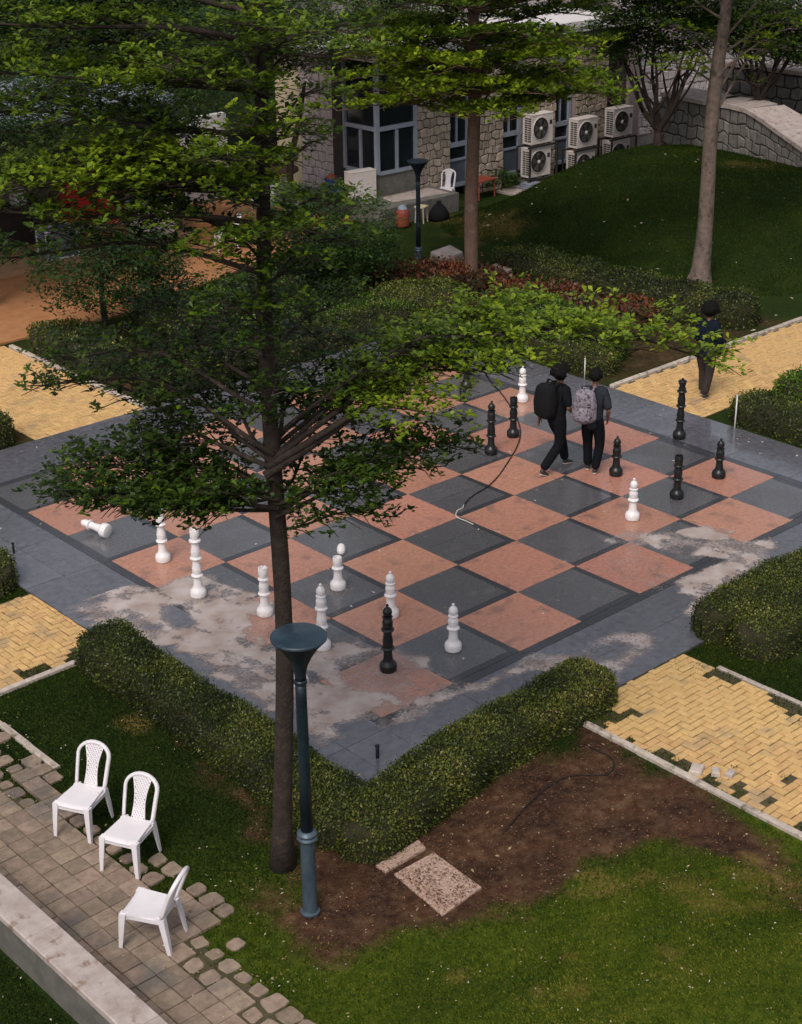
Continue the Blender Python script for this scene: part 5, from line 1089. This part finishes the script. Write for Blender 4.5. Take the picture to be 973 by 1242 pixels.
def bushy_tree(label, base, stems, crown, n_, leafL, lm, m, tint0=.25, name='tree', group=None, cl=.55, up=.5):
    """crown: list of (dx, dy, z, rx, ry, rz) foliage masses filled with leaf clumps"""
    r = empty(name, base, 0, label, 'tree', group)
    for st_ in stems: part('trunk', m, r, lambda b: b.tube(spl([Vector(p[:3]) for p in st_], 3), list(np.interp(np.linspace(0, 1, (len(st_)-1)*3+1), np.linspace(0, 1, len(st_)), [p[3] for p in st_])), 9), True)
    P_, T_ = [], []; tot = sum(c[3]*c[4]*c[5] for c in crown)
    for (dx, dy, z, rx, ry, rz) in crown:
        k = max(8, int(n_*(rx*ry*rz)/tot/26)); dirs = unit(k)*(rng.random(k)**.33)[:,None]; cc = np.array([dx, dy, z])+dirs*np.array([rx, ry, rz])
        for c_, dn in zip(cc, dirs):
            q = unit(26)*(rng.random(26)**.5)[:,None]*np.array([cl, cl, cl*.42])*rng.uniform(.7, 1.2); P_.append(c_+q); T_.append(np.full(26, tint0+rng.normal(0, .11)))
    P_ = np.concatenate(P_); T_ = np.concatenate(T_); C, D, U, Ln, W2, tint = rosettes(P_, 0, 1, leafL, leafL*.55, T_)
    tag(leaves('crown', C, D, U, Ln, W2, tint, lm, r), kind='stuff'); return r
# multi-stemmed dark trees on the mound
def multistem(bx, by, sc_, seed):
    rs = random.Random(seed); out = []; 
    for k in range(7):
        a = k*6.283/7+rs.uniform(-.3,.3); l = rs.uniform(.6,1.1)*sc_; x0, y0 = 0, 0; t = .45*sc_
        out.append([(0,0,-.1,.12*sc_),(0,0,t*.9,.10*sc_),(math.cos(a)*l*.45, math.sin(a)*l*.45, t+.55*sc_,.065*sc_),(math.cos(a+.2)*l*.8, math.sin(a+.2)*l*.8, t+1.3*sc_,.045*sc_),(math.cos(a+.1)*l*1.1, math.sin(a+.1)*l*1.1, t+2.1*sc_,.025*sc_),(math.cos(a-.1)*l*1.5, math.sin(a-.1)*l*1.5, t+2.8*sc_,.012*sc_)])
        out.append([(math.cos(a)*l*.45, math.sin(a)*l*.45, t+.5*sc_,.045*sc_),(math.cos(a+.7)*l*.9, math.sin(a+.7)*l*.9, t+1.1*sc_,.03*sc_),(math.cos(a+.9)*l*1.4, math.sin(a+.9)*l*1.4, t+1.9*sc_,.012*sc_)])
        out.append([(math.cos(a+.2)*l*.8, math.sin(a+.2)*l*.8, t+1.25*sc_,.035*sc_),(math.cos(a-.5)*l*1.1, math.sin(a-.5)*l*1.1, t+1.8*sc_,.02*sc_),(math.cos(a-.7)*l*1.3, math.sin(a-.7)*l*1.3, t+2.5*sc_,.010*sc_)])
    return out
b5 = (19.4, 12.2, float(gz(19.4, 12.2)))
bushy_tree('dark many-stemmed tree on the mound beside the air conditioners', b5, multistem(0,0,1.0,3), [(-.5,.5,2.6,1.3,1.1,.4),(.5,-.4,3.0,1.3,1.2,.5),(-1.0,.8,3.0,1.2,1.0,.45),(.0,.2,3.6,1.9,1.6,.5),(0,0,4.4,2.0,1.7,.6)], 17000, .13, TREE_LEAF, M['bark_dark'], .18, cl=.4)
b6 = (22.1, 10.9, 1.9)
bushy_tree('second dark many-stemmed tree behind the curved ramp wall', b6, multistem(0,0,.85,8), [(0,0,2.0,1.3,1.2,.45),(.8,-.9,1.7,1.1,.9,.4),(.2,.3,2.7,1.7,1.4,.5),(-.9,.8,2.5,1.1,1.0,.45),(1.2,-1.2,2.4,1.2,.9,.45)], 17000, .13, TREE_LEAF, M['bark_dark'], .20, cl=.4)
bushy_tree('small dark green shrub against the building beside the racks', (22.3,14.2,.5), [[(0,0,-.2,.05),(.05,0,.5,.04),(.1,0,1.0,.02)]], [(0,0,.8,.65,.5,.6)], 1600, .10, BACK_LEAF, M['bark_dark'], .1, name='shrub', cl=.25)['category'] = 'shrub'
bushy_tree('leggy weeds growing at the foot of the stone pier by the red table', (16.2,15.1,0), [[(0,0,-.1,.02),(.05,0,.3,.015),(.1,0,.6,.01)]], [(0,0,.35,.6,.3,.3)], 500, .10, BACK_LEAF, M['bark_dark'], .3, name='shrub', cl=.2)['category'] = 'shrub'
# bushes and trees in the middle distance on the left
bushy_tree('spreading dark tree in front of the kiosk, hiding most of its roof', (.2,15.2,0), [[(0,0,-.1,.14),(.1,0,1.6,.11),(-.2,.1,3.0,.07),(-.2,.1,4.4,.03)]], [(0,0,3.3,2.2,1.6,.6),(2.4,.4,3.4,1.8,1.5,.6),(4.8,.6,3.5,1.8,1.3,.6),(6.6,.8,3.9,1.8,1.3,.7),(-2.3,.3,3.4,1.8,1.5,.6),(.6,0,4.4,2.6,1.8,.7),(3.4,.6,4.5,1.8,1.5,.6),(-1.8,0,4.6,2.0,1.6,.6)], 34000, .10, BACK_LEAF, M['bark_dark'], .18, cl=.4)
p = G(415,400); bushy_tree('round fine-leaved shrub tree between the main trunk and the far lamp', (5.9,10.0,0), [[(0,0,-.1,.07),(.05,.05,.8,.06),(-.1,.1,1.8,.03)],[(0,0,.5,.05),(.4,-.2,1.5,.03)]], [(0,0,1.6,1.45,1.3,1.0),(-.7,.4,2.0,1.1,1.0,.7),(.3,-.2,.8,1.4,1.2,.6)], 15000, .085, BACK_LEAF, M['bark_dark'], .26, cl=.3)
bushy_tree('dark bushy small tree behind the upper left path', (.8,11.2,0), [[(0,0,-.1,.08),(0,.1,1.0,.06),(.1,.1,2.0,.03)]], [(0,0,1.6,1.6,1.5,.9),(1.2,.4,1.2,1.3,1.2,.7)], 14000, .085, BACK_LEAF, M['bark_dark'], .12, cl=.32)
bushy_tree('Y-shaped thin tree right behind the main trunk by the rubble heap', (9.6,16.2,0), [[(0,0,-.1,.10),(0,0,1.5,.09),(.25,-.1,2.6,.07),(.5,-.1,3.6,.04)],[(0,0,1.6,.07),(-.5,.4,2.5,.05),(-1.0,.6,3.6,.03)]], [(.4,0,4.3,1.5,1.3,.6),(-1.0,.8,4.4,1.5,1.3,.6),(0,.4,5.2,2.0,1.8,.7),(2.0,-1.0,4.7,1.8,1.4,.6),(3.2,-1.2,5.4,1.8,1.4,.7),(-2.0,-.5,5.0,1.8,1.4,.8)], 26000, .11, BACK_LEAF, M['bark_dark'], .3, cl=.4)
# tall trees behind the kiosk and building
k_ = 0
for (x, y, h, rx, t_, lab) in ((7.5,23.5,7.5,3.0,.22,'large leafy background tree right behind the white wall'),(3.0,24.5,7.5,3.2,.28,'large leafy background tree behind the middle of the kiosk'),(-1.2,25,7.4,3.0,.34,'light green background tree at the top left corner behind the kiosk'),(11.0,25.5,8.0,3.2,.18,'bluish green background tree behind the left end of the stone building'),(15.5,24,8.2,3.0,.24,'background tree rising over the roof of the stone building'),(6.0,30,9,4.0,.2,'tall rear tree in the gap above the kiosk'),(13,32,9.5,4.2,.2,'tall rear tree above the bay window'),(-3,31,9,4.0,.25,'tall rear tree above the far left of the kiosk'),(20,25,8.0,2.6,.25,'background tree behind the upper stone storey')):
    bushy_tree(lab, (x, y, 0), [[(0,0,-.1,.22),(.1,0,2.5,.18),(-.1,.1,5,.12),(0,0,h*.85,.06)]], [(0,0,h*.55,rx,rx*.8,h*.16),(rx*.4,-rx*.3,h*.72,rx*.9,rx*.8,h*.14),(-rx*.5,0,h*.70,rx*.8,rx*.8,h*.14),(0,0,h*.88,rx*.9,rx*.8,h*.13),(-rx*.2,-rx*.5,h*.42,rx*.9,rx*.5,h*.10)], 17000, .17, BACK_LEAF, M['bark_dark'], t_, group='tall trees behind the kiosk and building', cl=.6)
# roots at the foot of the pale tree
rt_ = [o for o in bpy.data.objects if o.name.startswith('tree') and o.get('label', '').startswith('tree with pale')][0]
for a in (30, 110, 185, 255, 320):
    d = imgdir(a); part('root', M['bark_pale'], rt_, lambda b: b.tube([d*.16+Vector((0,0,.35)), d*.28+Vector((0,0,.08)), d*.5+Vector((0,0,-.03))], [.06,.07,.03], 7), True)

# ------------------------------------------------------------------ grass blades, litter
def blades(name, n_, xa, xb, ya, yb, hgt, keep, tb=.3, zz=None):
    x = rng.uniform(xa, xb, n_); y = rng.uniform(ya, yb, n_); k = keep(x, y); x, y = x[k], y[k]; N = len(x); z = gz(x, y) if zz is None else np.full(N, zz)
    az = rng.random(N)*6.283; D = np.stack([np.cos(az)*.75, np.sin(az)*.75, np.ones(N)], 1); h = hgt*rng.uniform(.5, 1.3, N)
    C = np.stack([x, y, z-.004], 1); U = np.stack([np.cos(az+1.57), np.sin(az+1.57), np.zeros(N)+.3], 1)
    t = tb+.5*(fbm(x*.9, y*.9, 15)-.5)+rng.normal(0, .14, N)+(.50*sm(-y-.45*x, 7.4, 11.5)*sm(x, -10.5, -8.0)*(.4+1.2*fbm(x*1.1+y*.7, y*2.6-x*.5, 207, 3))-.14)*(zz is None); t += np.where(rng.random(N) < .05, .45, 0)  # blades on the near lawn carry the same painted brightness in their tint
    return tag(leaves(name, C, D, U, h, np.full(N, .010)*rng.uniform(.7, 1.3, N), t, GRASS_LEAF), kind='stuff')
def sample_soil(x, y): 
    nzv = fbm(x*1.6, y*1.6, 11)-.5
    return np.maximum(sm(sdf(x, y, soilpoly)+nzv*1.1, -.15, .3), sm(sdf(x, y, hedgestrip)+nzv*1.3, -.1, .35)*.9)
def in_view(x, y, mgn=40):
    q = np.stack([x-CAM[0], y-CAM[1], np.zeros_like(x)-CAM[2]], 1); zf = q@fw; px = 486.5+F_PX*(q@cr)/zf; py = 621-F_PX*(q@cu)/zf
    return (px > -mgn) & (px < 973+mgn) & (py < 1242+mgn*9) & (py > -mgn)
def keep_lawn(x, y):
    k = in_view(x, y) & (rng.random(len(x)) > sample_soil(x, y)*1.05) & ~((x > -3.2) & (x < -.8))
    k &= ~((x < -9.0) & (x > -10.4) & (y > -8.8)); kk = np.where(k & (x < -8.0))[0]; k[kk] = off_cobbles(x[kk], y[kk])
    return k & ~((y > .1) & (y < 2.35)) & ~((x > -6.2) & (y > -5.1))
blades('grass', 800000, -12.5, 0, -13.6, 2.6, .034, keep_lawn)
def jx(x, y): k = in_view(x, y) & (fbm(x*2.4, y*2.4, 121) > .56); kk = np.where(k)[0]; fi = (x+9.93)/W; fj = (.95-y)/W; u = np.maximum(abs(fi-np.floor(fi)-.5), abs(fj-np.floor(fj)-.5)); return k & (u > .43)
blades('grass', 60000, -9.9, -8.2, -8.6, .5, .016, jx, .2, zz=-.006)
blades('grass', 16000, -3.06, -2.3, -10, -5.1, .024, lambda x, y: (fbm(x*2.6, y*2.6, 77) > .41+(x+3.05)*.34), .35, zz=-.012)
blades('grass', 9000, -1.3, -.8, -10, -5.1, .024, lambda x, y: (fbm(x*2.6, y*2.6, 77) > .46) & (rng.random(len(x)) < .8), .25, zz=-.016)
blades('grass', 5000, -9, -6.2, .15, .42, .024, lambda x, y: (fbm(x*3, y*3, 5) > .47), .25, zz=-.016)
def far_keep(x, y): return in_view(x, y) & (gz(x, y) > .02) & (rng.random(len(x)) < .35+.9*(fbm(x*.8, y*.8, 33)-.2))
blades('grass', 260000, 10.9, 22, 2.4, 14.6, .055, far_keep, .34)
def litter(name, n_, xa, xb, ya, yb, ln, keep, m, t0, zz=None, flat=.25):
    x = rng.uniform(xa, xb, n_); y = rng.uniform(ya, yb, n_); k = keep(x, y); x, y = x[k], y[k]; N = len(x); z = (gz(x, y) if zz is None else np.full(N, zz))+.006
    az = rng.random(N)*6.283; D = np.stack([np.cos(az), np.sin(az), rng.normal(0, flat, N)], 1); U = np.tile([[0,0,1.]], (N,1))+unit(N)*flat
    return tag(leaves(name, np.stack([x, y, z+.012], 1), D, U, ln*rng.uniform(.5, 1.5, N), ln*.55*rng.uniform(.6, 1.3, N), t0+rng.normal(0, .28, N), m), kind='stuff')
litter('soil_crumbs', 2600, -7.2, -6.0, -7, -5.6, .022, lambda x, y: (sdf(x, y, [(p.x, p.y) for p in P4]) > .02) & (fbm(x*4, y*4, 9) > .42), SOIL_LITTER, .35, zz=-.006)
litter('fallen_leaves', 900, -11, -1, -11, 0, .05, lambda x, y: in_view(x, y) & (rng.random(len(x)) < sample_soil(x, y)) & ~((x > -6.2) & (y > -4.7)) & (x < -3.15) & (fbm(x*1.1, y*1.1, 8) > .5), SOIL_LITTER, .65)
litter('soil_crumbs', 60000, -11, -1, -11, 0, .024, lambda x, y: in_view(x, y) & (rng.random(len(x)) < sample_soil(x, y)) & ~((x > -6.2) & (y > -4.7)) & (x < -3.15), SOIL_LITTER, .30)
litter('fallen_leaves', 1300, -12, -3.2, -12, 0, .028, lambda x, y: in_view(x, y) & (fbm(x*.8, y*.8, 3) > .42), LITTER, .5)
litter('fallen_leaves', 110, 10.8, 21, 2.6, 13, .10, lambda x, y: in_view(x, y), LITTER, .45)
litter('fallen_leaves', 150, -6.1, 6, -4.9, 7.3, .05, lambda x, y: np.ones(len(x), bool), LITTER, .6, zz=-.012, flat=.1)
litter('fallen_leaves', 260, -9.9, -8.3, -8.5, .5, .03, lambda x, y: np.ones(len(x), bool), LITTER, .2, zz=.012, flat=.1)
for px, py, ln in ((845,935,.19),(868,938,.13),(886,940,.12)):   # loose pale blocks in the gap of the yellow path
    p = G(px, py); r = empty('loose_block', (p.x, p.y, .0), random.uniform(0, 1), {845: 'larger pale grey loose block where yellow pavers are missing', 868: 'middle small pale loose block beside the larger one', 886: 'rightmost small pale loose block in the grassy gap'}[px], 'block')
    part('block_body', M['kerb'], r, lambda b: b.box((0,0,.02), (ln, ln*.75, .06), ch=.012))
